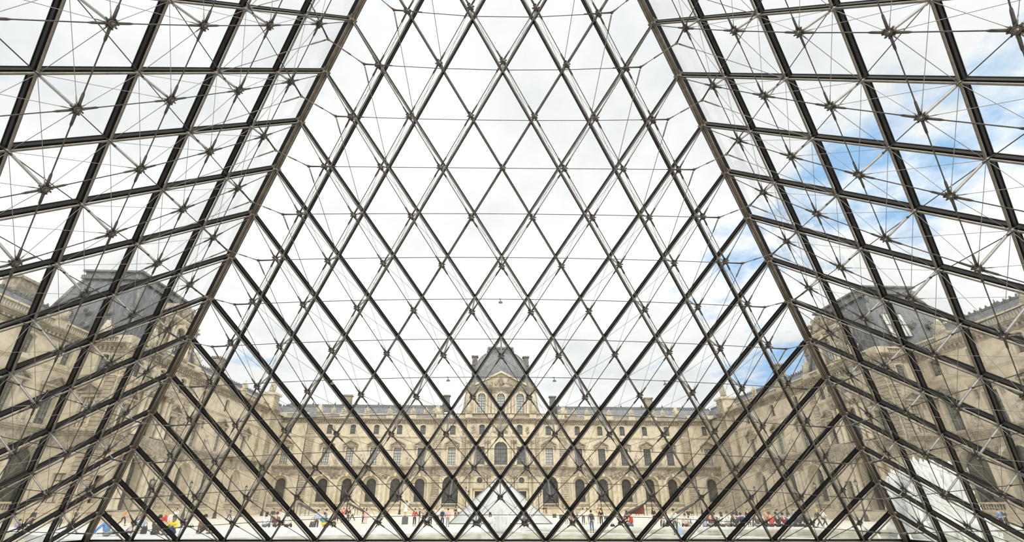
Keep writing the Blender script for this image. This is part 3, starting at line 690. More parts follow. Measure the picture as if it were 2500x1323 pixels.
for i in range(46):
    x = rnd.uniform(-5.2, 5.2); zt = 33.4-abs(x)*.5; mo.ball((x, YC-.25, rnd.uniform(30.7, max(30.9, zt-.2))), rnd.uniform(.22, .42), .3, rnd.uniform(.25, .5), 6, 4)
mo.lathe([(.5, 0), (.42, 1.0), (.5, 1.8), (.2, 2.3)], (0, YC-.2, 30.7), 8); mo.ball((0, YC-.3, 33.2), .3, .3, .36, 8, 5); part('pediment_relief', mo, STONED, pe)
mo = MB(); yc = 6.6; prof = [(30, 7.6), (33, 7.5), (35, 7.3), (36.8, 6.9), (38.4, 6.2), (39.6, 5.4), (40.5, 4.6), (41.0, 4.0)]
for (za, ha), (zb, hb) in zip(prof, prof[1:]):
    ca = [(-ha, yc-ha, za), (ha, yc-ha, za), (ha, yc+ha, za), (-ha, yc+ha, za)]; cb = [(-hb, yc-hb, zb), (hb, yc-hb, zb), (hb, yc+hb, zb), (-hb, yc+hb, zb)]
    for i in range(4): k = (i+1) % 4; mo.poly([ca[i], ca[k], cb[k], cb[i]])
dm = part('dome', mo, SLATE, R); mo = MB()
for sx in (-1, 1):
    for sy in (-1, 1): mo.path([(sx*h, yc+sy*h, z) for z, h in prof], .16, 5)
part('hip_rib', mo, LEAD, dm)
mo = MB(); mo.box(-3.9, 3.9, yc-3.9, yc+3.9, 40.9, 41.3); mo.box(-3.3, 3.3, yc-3.3, yc+3.3, 41.3, 42.7); mo.box(-3.7, 3.7, yc-3.7, yc+3.7, 42.7, 43.2)
for s in (-1, 1): mo.lathe([(.3, 0), (.5, .5), (.2, 1.1), (.35, 1.5), (.05, 2.0)], (s*3.6, yc-3.6, 41.2), 7)
for i in range(9):
    t = PI*i/8; mo.tube((-3.6+7.2*i/9, yc-3.7, 41.9-.6*math.sin(PI*((i*3) % 9)/9)), (-3.6+7.2*(i+1)/9, yc-3.7, 41.9-.6*math.sin(PI*(((i+1)*3) % 9)/9)), .09, .09, 5)
part('dome_crown', mo, LEAD, dm)
for s in (-1, 1):
    mo = MB(); mo.box(s*5.6-.5, s*5.6+.5, -.2, 1.5, 31.6, 33.3); mo.prism([(s*5.6-.7, 33.3), (s*5.6+.7, 33.3), (s*5.6, 34.0)], -.3, 1.5); part('dormer', mo, LEAD, dm)

# ---- side ranges: far wing, corner pavilion, near wing (x runs away from the viewer at the left, towards the viewer at the right)
for s, nm in ((-1, 'left'), (1, 'right')):
    sg = -s                                           # local x = sg * v
    def X(v): return sg*v
    def span(a, b): return sorted((X(a), X(b)))
    fr = FR_SIDE[s]
    R = building('palace_wing', fr, 'recessed far stone wing on the %s between corner pier and mansard pavilion' % nm, GRP)
    facade(R, *span(-45, -13.6), sorted(X(v) for v in (-21.5, -31.5, -39.6)))
    mbk = MB(); mbk.box(*span(-45, -1), 1.4, 14, Z0, ZCT); mbk.box(*span(-13.6, -10.4), -1.0, 2, Z0, 25.2); part('core', mbk, STONE, R)
    quoin(R, X(-12), 2.6, .5, ZG, -1.0); quoin(R, X(-12), 2.6, ZE, ZC, -1.0); quoin(R, X(-12), 2.4, 22, 25.2, -1.0); bands(R, *span(-13.7, -10.3), -1.0)
    mo = MB(); mo.box(*span(-13.9, -10.1), -1.4, 2.4, 25.2, 25.7); part('pier_cap', mo, STONE, R)
    link('sculpture', GB_M[0], R, T((X(-12), .4, 25.7)) @ M.Diagonal((.9, .9, 1.0, 1)))
    piers = [X(v) for v in (-26.5, -35.5, -17.5)]
    balustrade(R, *span(-45, -13), ZCT, ZB-ZCT, .1, None, piers)
    for p in piers[:2]: link('sculpture', GR_M[1], R, T((p, 0, ZB)) @ M.Diagonal((1.1, 1.1, 1.25, 1)))
    quoin(R, X(-15.2), 1.2, ZE, ZC, 0, None, .18); quoin(R, X(-26.6), 1.2, ZG-7.4, ZG, 0, None, .18)
    roof_strip(R, *span(-46, 4), .6); chimney(R, X(-41.5), 5, 25, 31.2, 3.0, 1.8); chimney(R, X(-27), 6.5, 25, 30.2, 2.2, 1.6)
    mo = MB(); mo.tube((X(-10.0), -.35, .5), (X(-10.0), -.35, 20.6), .13, .13, 8); mo.lathe([(.14, 0), (.4, .5), (.5, .8)], (X(-10.0), -.35, 20.4), 8); part('downpipe', mo, STATUE, R)
    # corner pavilion
    R = building('mansard_pavilion', fr, '%s corner pavilion with steep slate mansard roof and carved dormer' % nm, GRP)
    a, b = span(-62.4, -45); YV = -1.2; cxs = sorted(X(v) for v in (-48.6, -54.0, -59.3)); wall = MB()
    ed = [a]+[(p+q)/2 for p, q in zip(cxs, cxs[1:])]+[b]
    for i, cx in enumerate(cxs):
        l, r = ed[i], ed[i+1]; mid = i == 1
        cell(wall, l, r, Z0, ZG+.3, (cx, 3.2 if mid else 1.5, .5 if mid else 1.5, 7.6 if mid else 4.8, 'round' if mid else 'rect'), YV, .8)
        window(R, cx, 3.2 if mid else 1.5, .5 if mid else 1.5, 7.6 if mid else 4.8, 'round' if mid else 'rect', YV+.75, PANED, 2, 5)
        cell(wall, l, r, ZG+.3, ZS+.1, (cx, 2.8 if mid else 1.7, 10.5, 15.6 if mid else 14.2, 'round' if mid else 'rect'), YV, .7); window(R, cx, 2.8 if mid else 1.7, 10.5, 15.6 if mid else 14.2, 'round' if mid else 'rect', YV+.65, PANEM, 4, 6)
        surround(R, cx, 2.8 if mid else 1.7, 10.5, 15.6 if mid else 14.2, 'round' if mid else 'rect', YV, None, .4, .2)
        if not mid: pediment(R, cx, 3.0, 14.6, 1.1, YV)
        cell(wall, l, r, ZS+.1, ZCT, (cx, 1.5, 17.9, 20.3, 'seg'), YV, .4); window(R, cx, 1.5, 17.9, 20.3, 'seg', YV+.37, PANEM, 2, 4); surround(R, cx, 1.5, 17.9, 20.3, 'seg', YV, None, .28)
    surround(R, cxs[1], 3.2, .6, 7.6, 'round', YV, None, .45, .2, 'archivolt')
    for v in (-51.0, -52.0, -56.0, -57.0):
        pilaster(R, X(v), .8, .55, ZG+.05, YV-.3, None, True); pilaster(R, X(v), .7, ZE+.1, 16.6, YV-.3, None, True)
        link('statue', rnd.choice(ST_M), R, T((X(v), YV-.7, 17.4)) @ M.Diagonal((.9, .9, 1.2, 1)))
    bands(R, a, b, YV); mo = MB(); mo.box(*sorted((X(-50.3), X(-57.7))), YV-1.0, YV, ZG, ZE); mo.box(*sorted((X(-50.3), X(-57.7))), YV-1.0, YV, 16.5, 17.5); part('porch_entablature', mo, STONED, R)
    for v in (-46.0, -61.4): quoin(R, X(v), 1.6, .5, ZG, YV); quoin(R, X(v), 1.6, ZE, ZC, YV)
    # near flank facing the viewer
    fl = T((X(-62.4), YV, 0)) @ (M.Rotation(PI/2, 4, 'Z') if s > 0 else M.Rotation(-PI/2, 4, 'Z'))
    f0, f1 = (0, 5.5) if s > 0 else (-5.5, 0); cx = (f0+f1)/2
    cell(wall, *span(-62.4, -62.39), Z0, Z0+.01, None, YV)
    fw = MB(); cell(fw, f0, f1, Z0, ZG+.3, (cx, 1.6, 1.5, 4.9, 'rect'), 0, .5); cell(fw, f0, f1, ZG+.3, ZS+.1, (cx, 1.8, 10.5, 14.4, 'rect'), 0, .5); cell(fw, f0, f1, ZS+.1, ZCT, (cx, 1.4, 17.9, 20.3, 'seg'), 0, .4)
    part('wall', fw, STONE, R, fl); window(R, cx, 1.6, 1.5, 4.9, 'rect', .45, PANED, 2, 4, fl); window(R, cx, 1.8, 10.5, 14.4, 'rect', .45, PANEM, 4, 6, fl); window(R, cx, 1.4, 17.9, 20.3, 'seg', .37, PANEM, 2, 4, fl); pediment(R, cx, 3.2, 14.8, 1.1, 0, fl)
    surround(R, cx, 1.8, 10.5, 14.4, 'rect', 0, fl, .35); surround(R, cx, 1.4, 17.9, 20.3, 'seg', 0, fl, .25); bands(R, f0, f1, 0, fl)
    qx = .8 if s > 0 else -.8
    for z0, z1 in ((.5, ZG), (ZE, ZC)): quoin(R, qx, 1.4, z0, z1, 0, fl)
    wall.box(*span(-61.9, -45), YV+1.5, 15, Z0, ZCT+.4); part('wall', wall, STONE, R)
    balustrade(R, a, b, ZCT, 1.1, YV+.1, None, [X(-46), X(-50), X(-58.0), X(-61.6)]); balustrade(R, f0, f1, ZCT, 1.1, .1, fl, [qx])
    # mansard
    mo = MB(); x0, x1 = span(-61.8, -45.6); tx0, tx1 = span(-59.9, -48.0); y0, y1 = YV+.9, YV+15.0; ty0, ty1 = YV+4.0, YV+12.0; zb, zt = 22.2, 33.0
    lv = [(0, 0), (.35, .5), (.7, .82), (1, 1)]       # slightly curved slopes
    rings = []
    for t, hz in lv:
        rings.append([(x0+(tx0-x0)*t, y0+(ty0-y0)*t, zb+(zt-zb)*hz), (x1+(tx1-x1)*t, y0+(ty0-y0)*t, zb+(zt-zb)*hz), (x1+(tx1-x1)*t, y1+(ty1-y1)*t, zb+(zt-zb)*hz), (x0+(tx0-x0)*t, y1+(ty1-y1)*t, zb+(zt-zb)*hz)])
    for ra, rb in zip(rings, rings[1:]):
        for i in range(4): k = (i+1) % 4; mo.poly([ra[i], ra[k], rb[k], rb[i]])
    mo.poly(rings[-1]); rf = part('mansard_roof', mo, SLATE, R)
    mo = MB()
    for i in range(4): mo.path([r_[i] for r_ in rings], .3, 6)
    part('hip_ridge', mo, LEAD, rf)
    mo = MB(); mo.box(tx0-.5, tx1+.5, ty0-.5, ty1+.5, zt-.1, zt+.5); mo.box(tx0-.2, tx1+.2, ty0-.2, ty1+.2, zt+.5, zt+1.1); mo.box(tx0-.55, tx1+.55, ty0-.55, ty1+.55, zt+1.1, zt+1.4); part('roof_crown', mo, LEAD, rf)
    # bull's-eye dormers on the slope facing the viewer, a skylight at the right pavilion
    nearx, ntop = (x0, tx0) if s < 0 else (x1, tx1); dirx = -1 if s < 0 else 1
    for row, (t, hz) in enumerate(((.17, .24), (.31, .44))):
        xx = nearx+(ntop-nearx)*t; z = zb+(zt-zb)*hz
        for q in range(3):
            y = 3.7+q*2.85+row*.5
            if s > 0 and (q, row) in ((0, 0), (1, 0)): continue
            mo = MB(); mo.tube((xx-dirx*.8, y, z), (xx+dirx*.75, y, z), .5, .5, 12); mo.tube((xx+dirx*.4, y, z+.5), (xx+dirx*.75, y, z+.68), .14, .07, 6)
            dmr = part('bullseye_dormer', mo, LEAD, rf); mo = MB(); mo.tube((xx+dirx*.74, y, z), (xx+dirx*.77, y, z), .34, .34, 12); part('pane', mo, PANED, dmr)
    if s > 0:
        mo = MB(); t0, t1 = .16, .50; h0, h1 = .26, .64; pts = []
        for t, hz in ((t0, h0), (t1, h1)): pts.append((nearx+(ntop-nearx)*t+dirx*.25, zb+(zt-zb)*hz))
        (xa, za), (xb, zb_) = pts; ya, yb = y0+3.2, y0+6.6
        mo.poly([(xa, ya, za), (xa, yb, za), (xb, yb, zb_), (xb, ya, zb_)]); sk = part('skylight', mo, PANEL, rf); mo = MB()
        for i in range(6): y = ya+(yb-ya)*i/5; mo.tube((xa+dirx*.05, y, za), (xb+dirx*.05, y, zb_), .05, .05, 5)
        for z in (0, .5, 1): mo.tube((xa+(xb-xa)*z+dirx*.05, ya, za+(zb_-za)*z), (xa+(xb-xa)*z+dirx*.05, yb, za+(zb_-za)*z), .07, .07, 5)
        part('skylight_bar', mo, LEAD, sk)
    # carved stone dormer over the middle bay
    cx = X(-53.0); dw = MB(); cell(dw, cx-4.2, cx+4.2, 22, 28.4, (cx, 2.3, 23.2, 27.6, 'round'), YV, .7); dw.box(cx-4.2, cx+4.2, YV+.8, YV+5, 22, 28.4)
    dw.prism([(cx-3.2, 28.4), (cx+3.2, 28.4), (cx+2.7, 30.0), (cx+1.6, 31.4), (cx-1.6, 31.4), (cx-2.7, 30.0)], YV, YV+3)
    o = part('dormer', dw, STONED, R); window(R, cx, 2.3, 23.2, 27.6, 'round', YV+.6, PANEL, 4, 6); surround(R, cx, 2.3, 23.2, 27.6, 'round', YV, None, .5, .25)
    mo = MB()
    for i in range(9):
        t = PI*i/8; mo.ball((cx+3.4*math.cos(t), YV-.2, 28.5+2.8*math.sin(t)), .45, .4, .45, 6, 4)
    for i in range(40): 
        t = rnd.uniform(0, PI); q = rnd.uniform(.5, 1); mo.ball((cx+3.0*q*math.cos(t), YV-.1, 28.6+2.2*q*math.sin(t)), .32, .3, .36, 6, 4)
    for i in range(36): mo.ball((cx+rnd.choice((-1, 1))*rnd.uniform(2.0, 3.6), YV-.1, rnd.uniform(22.6, 28)), .3, .28, .5, 6, 4)
    part('dormer_carving', mo, STONED, o); steps_ = MB(); steps(steps_, cx-4, cx+4, 28.2, 28.8, .6, 3, YV); part('dormer_cornice', steps_, STONE, o)
    for dv in (-3.1, 3.1): pilaster(R, cx+dv*.75, .5, 23, 28.2, YV, None, True)
    for v in (-50.3, -58.3): link('sculpture', GB_M[1], R, T((X(v), YV+.1, 22.6)) @ M.Diagonal((.7, .8, .8, 1)))
    link('sculpture', GB_M[0], R, T((X(-44.6), .3, ZB)) @ M.Diagonal((.9, .9, .75, 1)))
    link('sculpture', GB_M[1], R, T((X(-62.2), 3.0, 22.8)) @ M.Rotation(-s*PI/2, 4, 'Z') @ M.Diagonal((.6, .8, .7, 1)))
    # near wing
    R = building('palace_wing', fr, 'near stone wing at the %s edge with big dark arches' % nm, GRP)
    YN = 4.3; facade(R, *span(-108, -62.4), sorted(X(v) for v in (-65.0, -70.8, -76.6, -82.4, -88.2, -94, -99.8, -105)), YN, pale=False, gbig=True)
    mbk = MB(); mbk.box(*span(-108, -62.4), YN+1.6, 20, Z0, ZCT); part('core', mbk, STONE, R)
    balustrade(R, *span(-108, -62.4), ZCT, ZB-ZCT, YN+.1, None, [X(v) for v in (-67.9, -79.5, -91)])
    link('sculpture', GB_M[1], R, T((X(-67.9), YN, ZB)) @ M.Diagonal((.6, .7, .6, 1))); link('sculpture', GB_M[0], R, T((X(-79.5), YN, ZB)) @ M.Diagonal((.6, .7, .6, 1)))
    roof_strip(R, *span(-108, -63), YN+.6); chimney(R, X(-68.2), YN+6.5, 22, 28.6, 3.6, 2.2) if s < 0 else None

# ------------------------------------------------------------------ court furniture
def steps_block(name, frame, x0, x1, y0, n, rise, run, label):
    mb = MB()
    for i in range(n): mb.box(x0, x1, y0-run*(n-i), y0, GZ+rise*i, GZ+rise*(i+1))
    return tag(part(name, mb, STONE, None, frame), label, 'steps')
steps_block('stone_steps', FR_MAIN, -15, 15, -2.4, 6, .17, .5, 'low stone steps before the domed pavilion behind the small pyramid')
for s, nm in ((-1, 'left'), (1, 'right')):
    steps_block('stone_steps', FR_SIDE[s], *sorted((-s*-49.2, -s*-59.4)), -2.6, 7, .17, .55, 'stone steps leading up to the porch of the %s mansard pavilion' % nm)
    mb = MB(); mb.box(*sorted((s*17.5, s*47)), -2.2, -.5, GZ, .45); mb.box(*sorted((s*17.5, s*47)), -2.4, -.5, .3, .5)
    tag(part('terrace_wall', mb, STONE, None, FR_MAIN), 'low stone terrace wall along the foot of the long %s wing' % nm, 'wall')

def small_pyramid():
    p0 = at_y(1221.5, 1273.4, 52.3); hw = 5.75; cy = p0.y+hw; ht = 5.35; zb = GZ+.16
    R = empty('small_pyramid', T((p0.x, cy, zb))); tag(R, 'small glass pyramid, whitened by painted sky reflection, standing on the court behind the jet', 'pyramid')
    mb = MB(); mb.box(-hw-1.1, hw+1.1, -hw-1.1, hw+1.1, -.16, -.02); part('plinth', mb, GRANITE, R)
    ap = V((0, 0, ht)); cs = [V((-hw, -hw, 0)), V((hw, -hw, 0)), V((hw, hw, 0)), V((-hw, hw, 0))]; n = 4
    for i in range(4):
        a, b = cs[i], cs[(i+1) % 4]; nn = (b-a).cross(ap-a).normalized()
        def q(k, j): return a.lerp(ap, k/n)+(b-a)*(j/n)
        mb = MB(); mb.tube(a, ap, .07, .07, 6); mb.obox(a, b, V((0, 0, 1)), nn, .12, -.06, .06); part('edge_bar', mb, STEEL, R)
        for j in range(1, n):
            mb = MB(); mb.tube(q(0, j), q(n-j, j), .035, .035, 6); mb.tube(q(0, j), q(j, 0), .035, .035, 6); part('glazing_bar', mb, STEEL, R)
        for k in range(n):
            for j in range(n-k):
                cells = []
                if k == 0: cells.append([q(0, j), q(0, j+1), q(1, j)])
                if j >= 1: cells.append([q(k, j), q(k+1, j), q(k+2, j-1), q(k+1, j-1)])
                for c in cells:
                    mb = MB(); mb.poly(c); part('pane', mb, PANE2, R)
small_pyramid()

def lamp_post(multi):
    R = empty('lamp_post')
    mb = MB(); mb.lathe([(.34, 0), (.34, .12), (.24, .25), (.26, .7), (.16, .95), (.12, 1.2)], n=8); part('base', mb, IRON, R)
    mb = MB(); mb.lathe([(.09, 1.1), (.075, 2.6), (.10, 2.7), (.06, 2.8), (.055, 4.3), (.09, 4.4)], n=8)
    arms = [(0, 0, 4.5)]
    if multi:
        for i in range(4):
            t = PI/4+PI/2*i; c = V((math.cos(t)*.75, math.sin(t)*.75, 4.1)); mb.path([V((0, 0, 3.7)), V((c.x*.6, c.y*.6, 3.65)), c], .03, 5); arms.append(tuple(c))
        arms[0] = (0, 0, 4.9); mb.tube((0, 0, 4.3), (0, 0, 4.9), .05, .04, 6)
    part('post', mb, IRON, R)
    for a in arms:
        mb = MB(); mb.lathe([(.12, 0), (.21, .5), (.19, .52)], a, 6); l = part('lantern', mb, LANT, R)
        mb = MB(); mb.lathe([(.26, .5), (.12, .72), (.05, .78), (.07, .84), (.01, .95)], a, 6); mb.lathe([(.05, -.1), (.13, 0), (.13, .04)], a, 6)
        for i in range(6): t = PI/3*(i+.5); mb.tube((a[0]+.12*math.cos(t), a[1]+.12*math.sin(t), a[2]), (a[0]+.22*math.cos(t), a[1]+.22*math.sin(t), a[2]+.52), .014, .014, 4)
        part('lantern_cap', mb, IRON, l)
    return R
def copy_tree(o, parent=None):
    c = o.copy(); C.objects.link(c); c.parent = parent
    for ch in o.children: copy_tree(ch, c)
    return c
ORD = ['first', 'second', 'third', 'fourth', 'fifth', 'sixth']
LP = lamp_post(False); LQ = lamp_post(True); first = [True, True]
def put_lamp(multi, u, v, label):
    src = LQ if multi else LP; i = 1 if multi else 0
    o = src if first[i] else copy_tree(src)
    first[i] = False; o.location = world_uv(u, v); tag(o, label, 'lamp post', 'black lamp posts round the court')
for s, nm in ((-1, 'left'), (1, 'right')):
    put_lamp(True, s*8.2, -13, 'many-armed black candelabra lamp just %s of the small pyramid' % nm)
    for i, v in enumerate((-58, -49, -40, -31, -22)): put_lamp(False, s*48.6, v, 'black lamp post along the %s side range, %s from the near end' % (nm, ORD[i]))
    for i, u in enumerate((23.5, 35.6, 47.5)): put_lamp(False, s*u, -8, 'black lamp post before the long %s wing, %s from the domed pavilion' % (nm, ORD[i]))

# dark slatted covers standing on the court
SLATM = mat('dark_slats', (.055, .055, .052), .6, var=.3); RED = mat('red_panel', (.28, .05, .04), .6)
def ramp(px, yf, flip, label, red=False):
    p = at_y(px, 1240, CAMP.y+yf); R = empty('slatted_cover', T((p.x, p.y, GZ)) @ M.Rotation(flip, 4, 'Z')); tag(R, label, 'cover', 'dark slatted covers before the long wings')
    for i in range(7):
        y = -1.0+i*.33; mb = MB(); d = V((4.4, 0, -2.0)).normalized(); mb.obox((-2.2, y, 2.35), (2.2, y, .35), V((0, 1, 0)), V((.41, 0, .91)), .26, -.04, .04); part('slat', mb, SLATM, R)
    mb = MB()
    for x, z in ((-2.0, 2.2), (-.2, 1.4)):
        for y in (-1, 1): mb.tube((x, y, 0), (x, y, z), .06, .06, 6)
    mb.tube((-2, -1, 2.2), (2.2, -1, .3), .05, .05, 6); mb.tube((-2, 1, 2.2), (2.2, 1, .3), .05, .05, 6); part('frame', mb, IRON, R)
    if red: mb = MB(); mb.prism([(-1.9, .2), (-1.9, 2.0), (1.9, .3)], -.95, -.9); part('side_panel', mb, RED, R)
ramp(754, 106, 0, 'dark slatted cover sloping down to the right, leftmost of its row')
ramp(873, 112, 0, 'dark slatted cover sloping down to the right, nearer the domed pavilion')
ramp(1552, 108, PI, 'dark slatted cover sloping down to the left with a red side', True)
ramp(1672, 106, PI, 'dark slatted cover sloping down to the left, rightmost of its row')
def block(px, yb, w, h, label):
    p = at_z(px, yb, GZ); mb = MB(); mb.box(-w/2, w/2, -w/2, w/2, 0, h); mb.box(-w/2+.03, w/2-.03, -w/2+.03, w/2-.03, h, h+.02)
    return tag(part('stone_block', mb, mat('block_grey', (.10, .11, .10), .8), None, T(p)), label, 'block', 'dark grey blocks on the court'), p
_, BP = block(988, 1280, .62, .78, 'dark grey block with a woman in white standing on it')
block(1354, 1264, .62, .62, 'smaller dark grey block right of the small pyramid')
block(1372, 1267, .75, .62, 'wider dark grey block right of the small pyramid')

# ------------------------------------------------------------------ fountains
def jet(mb, x, y, z, h, r, rr, n=10):
    prof = [(r*(1.0+.9*rr.random()) if k < n*.25 else r*(1.15-.9*k/n)*(0.75+.5*rr.random()), h*k/n) for k in range(n+1)]
    prof[-1] = (r*.08, h); mb.lathe(prof, (x, y, z), 8)
    for i in range(int(12*h)): a = rr.uniform(0, 2*PI); d = r*rr.uniform(.6, 1.35); mb.ball((x+d*math.cos(a), y+d*math.sin(a), z+rr.uniform(0, h*.95)), .012+.03*rr.random(), None, .04+.12*rr.random(), 5, 4)
r_ = random.Random(3); mb = MB(); c = at_z(1221, 1301, -.1)
jet(mb, 0, 0, 0, 1.9, .15, r_); jet(mb, -.2, .1, 0, 1.35, .16, r_); jet(mb, .2, 0, 0, 1.45, .15, r_); jet(mb, -.42, .1, 0, .95, .15, r_); jet(mb, .45, 0, 0, 1.0, .14, r_); jet(mb, .05, .2, 0, 1.6, .18, r_); jet(mb, .55, .1, 0, .5, .12, r_); jet(mb, -.5, 0, 0, .45, .1, r_)
tag(part('fountain_jet', mb, FOAM, None, T(c)), 'slim white water jet rising before the small pyramid', 'fountain', kind='stuff')
mb = MB()
for i in range(46):
    x = r_.uniform(-1.75, 1.75); y = r_.uniform(-1.2, 1.2); h = 3.7-.12*x*x-.8*(x < -.7)*abs(x+.3)+r_.uniform(-.5, .15); jet(mb, x, y, 0, max(1.2, h), r_.uniform(.22, .42), r_, 14)
for i in range(26): jet(mb, r_.uniform(-4.5, 7), r_.uniform(-2.2, -1.4), 0, r_.uniform(.15, .35), .05, r_, 5)
tag(part('fountain_spray', mb, FOAM, None, T((22.6, 21.6, -.12))), 'massive white fountain spray beyond the right glass wall', 'fountain', kind='stuff')

# ------------------------------------------------------------------ people
def skin_mesh(name, verts, edges, radii, lvl=1):
    me = bpy.data.meshes.new(name); me.from_pydata(verts, edges, []); ob = bpy.data.objects.new(name, me); C.objects.link(ob)
    md = ob.modifiers.new('skin', 'SKIN'); md.use_smooth_shade = True
    for i, r in enumerate(radii):
        sv = me.skin_vertices[0].data[i]; sv.radius = r if isinstance(r, tuple) else (r, r); sv.use_root = (i == 0)
    ss = ob.modifiers.new('sub', 'SUBSURF'); ss.levels = lvl; ss.render_levels = lvl
    dg = bpy.context.evaluated_depsgraph_get(); res = bpy.data.meshes.new_from_object(ob.evaluated_get(dg)); res.name = name
    res.polygons.foreach_set('use_smooth', [True]*len(res.polygons))
    bpy.data.objects.remove(ob); return res
POSES = {
 'stand': dict(off=0, pel=(0, 0, .95), che=(0, 0, 1.30), nk=(0, 0, 1.46), hd=(0, .02, 1.62), el=((-.25, -.02, 1.12), (.25, -.02, 1.12)), wr=((-.24, .08, .88), (.24, .08, .88)), kn=((-.1, .02, .50), (.1, .02, .50)), an=((-.11, -.02, .08), (.11, -.02, .08))),
 'walk': dict(off=0, pel=(0, 0, .93), che=(0, .03, 1.28), nk=(0, .05, 1.44), hd=(0, .08, 1.60), el=((-.24, -.12, 1.12), (.24, .12, 1.12)), wr=((-.22, -.12, .88), (.22, .32, .98)), kn=((-.1, .22, .53), (.1, -.02, .50)), an=((-.1, .30, .10), (.1, -.36, .16))),
 'photo': dict(off=0, pel=(0, 0, .95), che=(0, -.02, 1.30), nk=(0, 0, 1.46), hd=(0, .02, 1.62), el=((-.28, .22, 1.22), (.28, .22, 1.22)), wr=((-.08, .36, 1.48), (.08, .36, 1.48)), kn=((-.1, .02, .50), (.1, .0, .50)), an=((-.13, -.02, .08), (.13, -.02, .08))),
 'pose': dict(off=0, pel=(.03, 0, .95), che=(0, 0, 1.30), nk=(0, 0, 1.46), hd=(-.03, .02, 1.62), el=((-.42, .0, 1.56), (.42, .0, 1.56)), wr=((-.18, .06, 1.72), (.2, .06, 1.74)), kn=((-.07, .06, .50), (.1, .0, .50)), an=((-.05, .0, .08), (.1, -.02, .08))),
 'sit': dict(off=0, pel=(0, 0, .12), che=(0, .02, .46), nk=(0, .06, .62), hd=(0, .09, .78), el=((-.26, .08, .30), (.26, .08, .30)), wr=((-.14, .30, .22), (.14, .30, .22)), kn=((-.13, .44, .14), (.13, .44, .14)), an=((-.13, .46, -.32), (.13, .46, -.32))),
 'ground': dict(off=0, pel=(0, 0, .12), che=(0, .06, .46), nk=(0, .12, .62), hd=(0, .16, .78), el=((-.28, .2, .36), (.28, .2, .36)), wr=((-.16, .40, .36), (.16, .40, .36)), kn=((-.15, .38, .40), (.15, .38, .40)), an=((-.14, .52, .08), (.14, .52, .08))),
 'lean': dict(off=0, pel=(0, 0, .12), che=(0, -.12, .44), nk=(0, -.14, .60), hd=(0, -.13, .76), el=((-.32, -.28, .26), (.32, -.28, .26)), wr=((-.34, -.36, .05), (.34, -.36, .05)), kn=((-.14, .44, .30), (.14, .42, .22)), an=((-.14, .72, .0), (.14, .70, .0))),
}
PM = {}
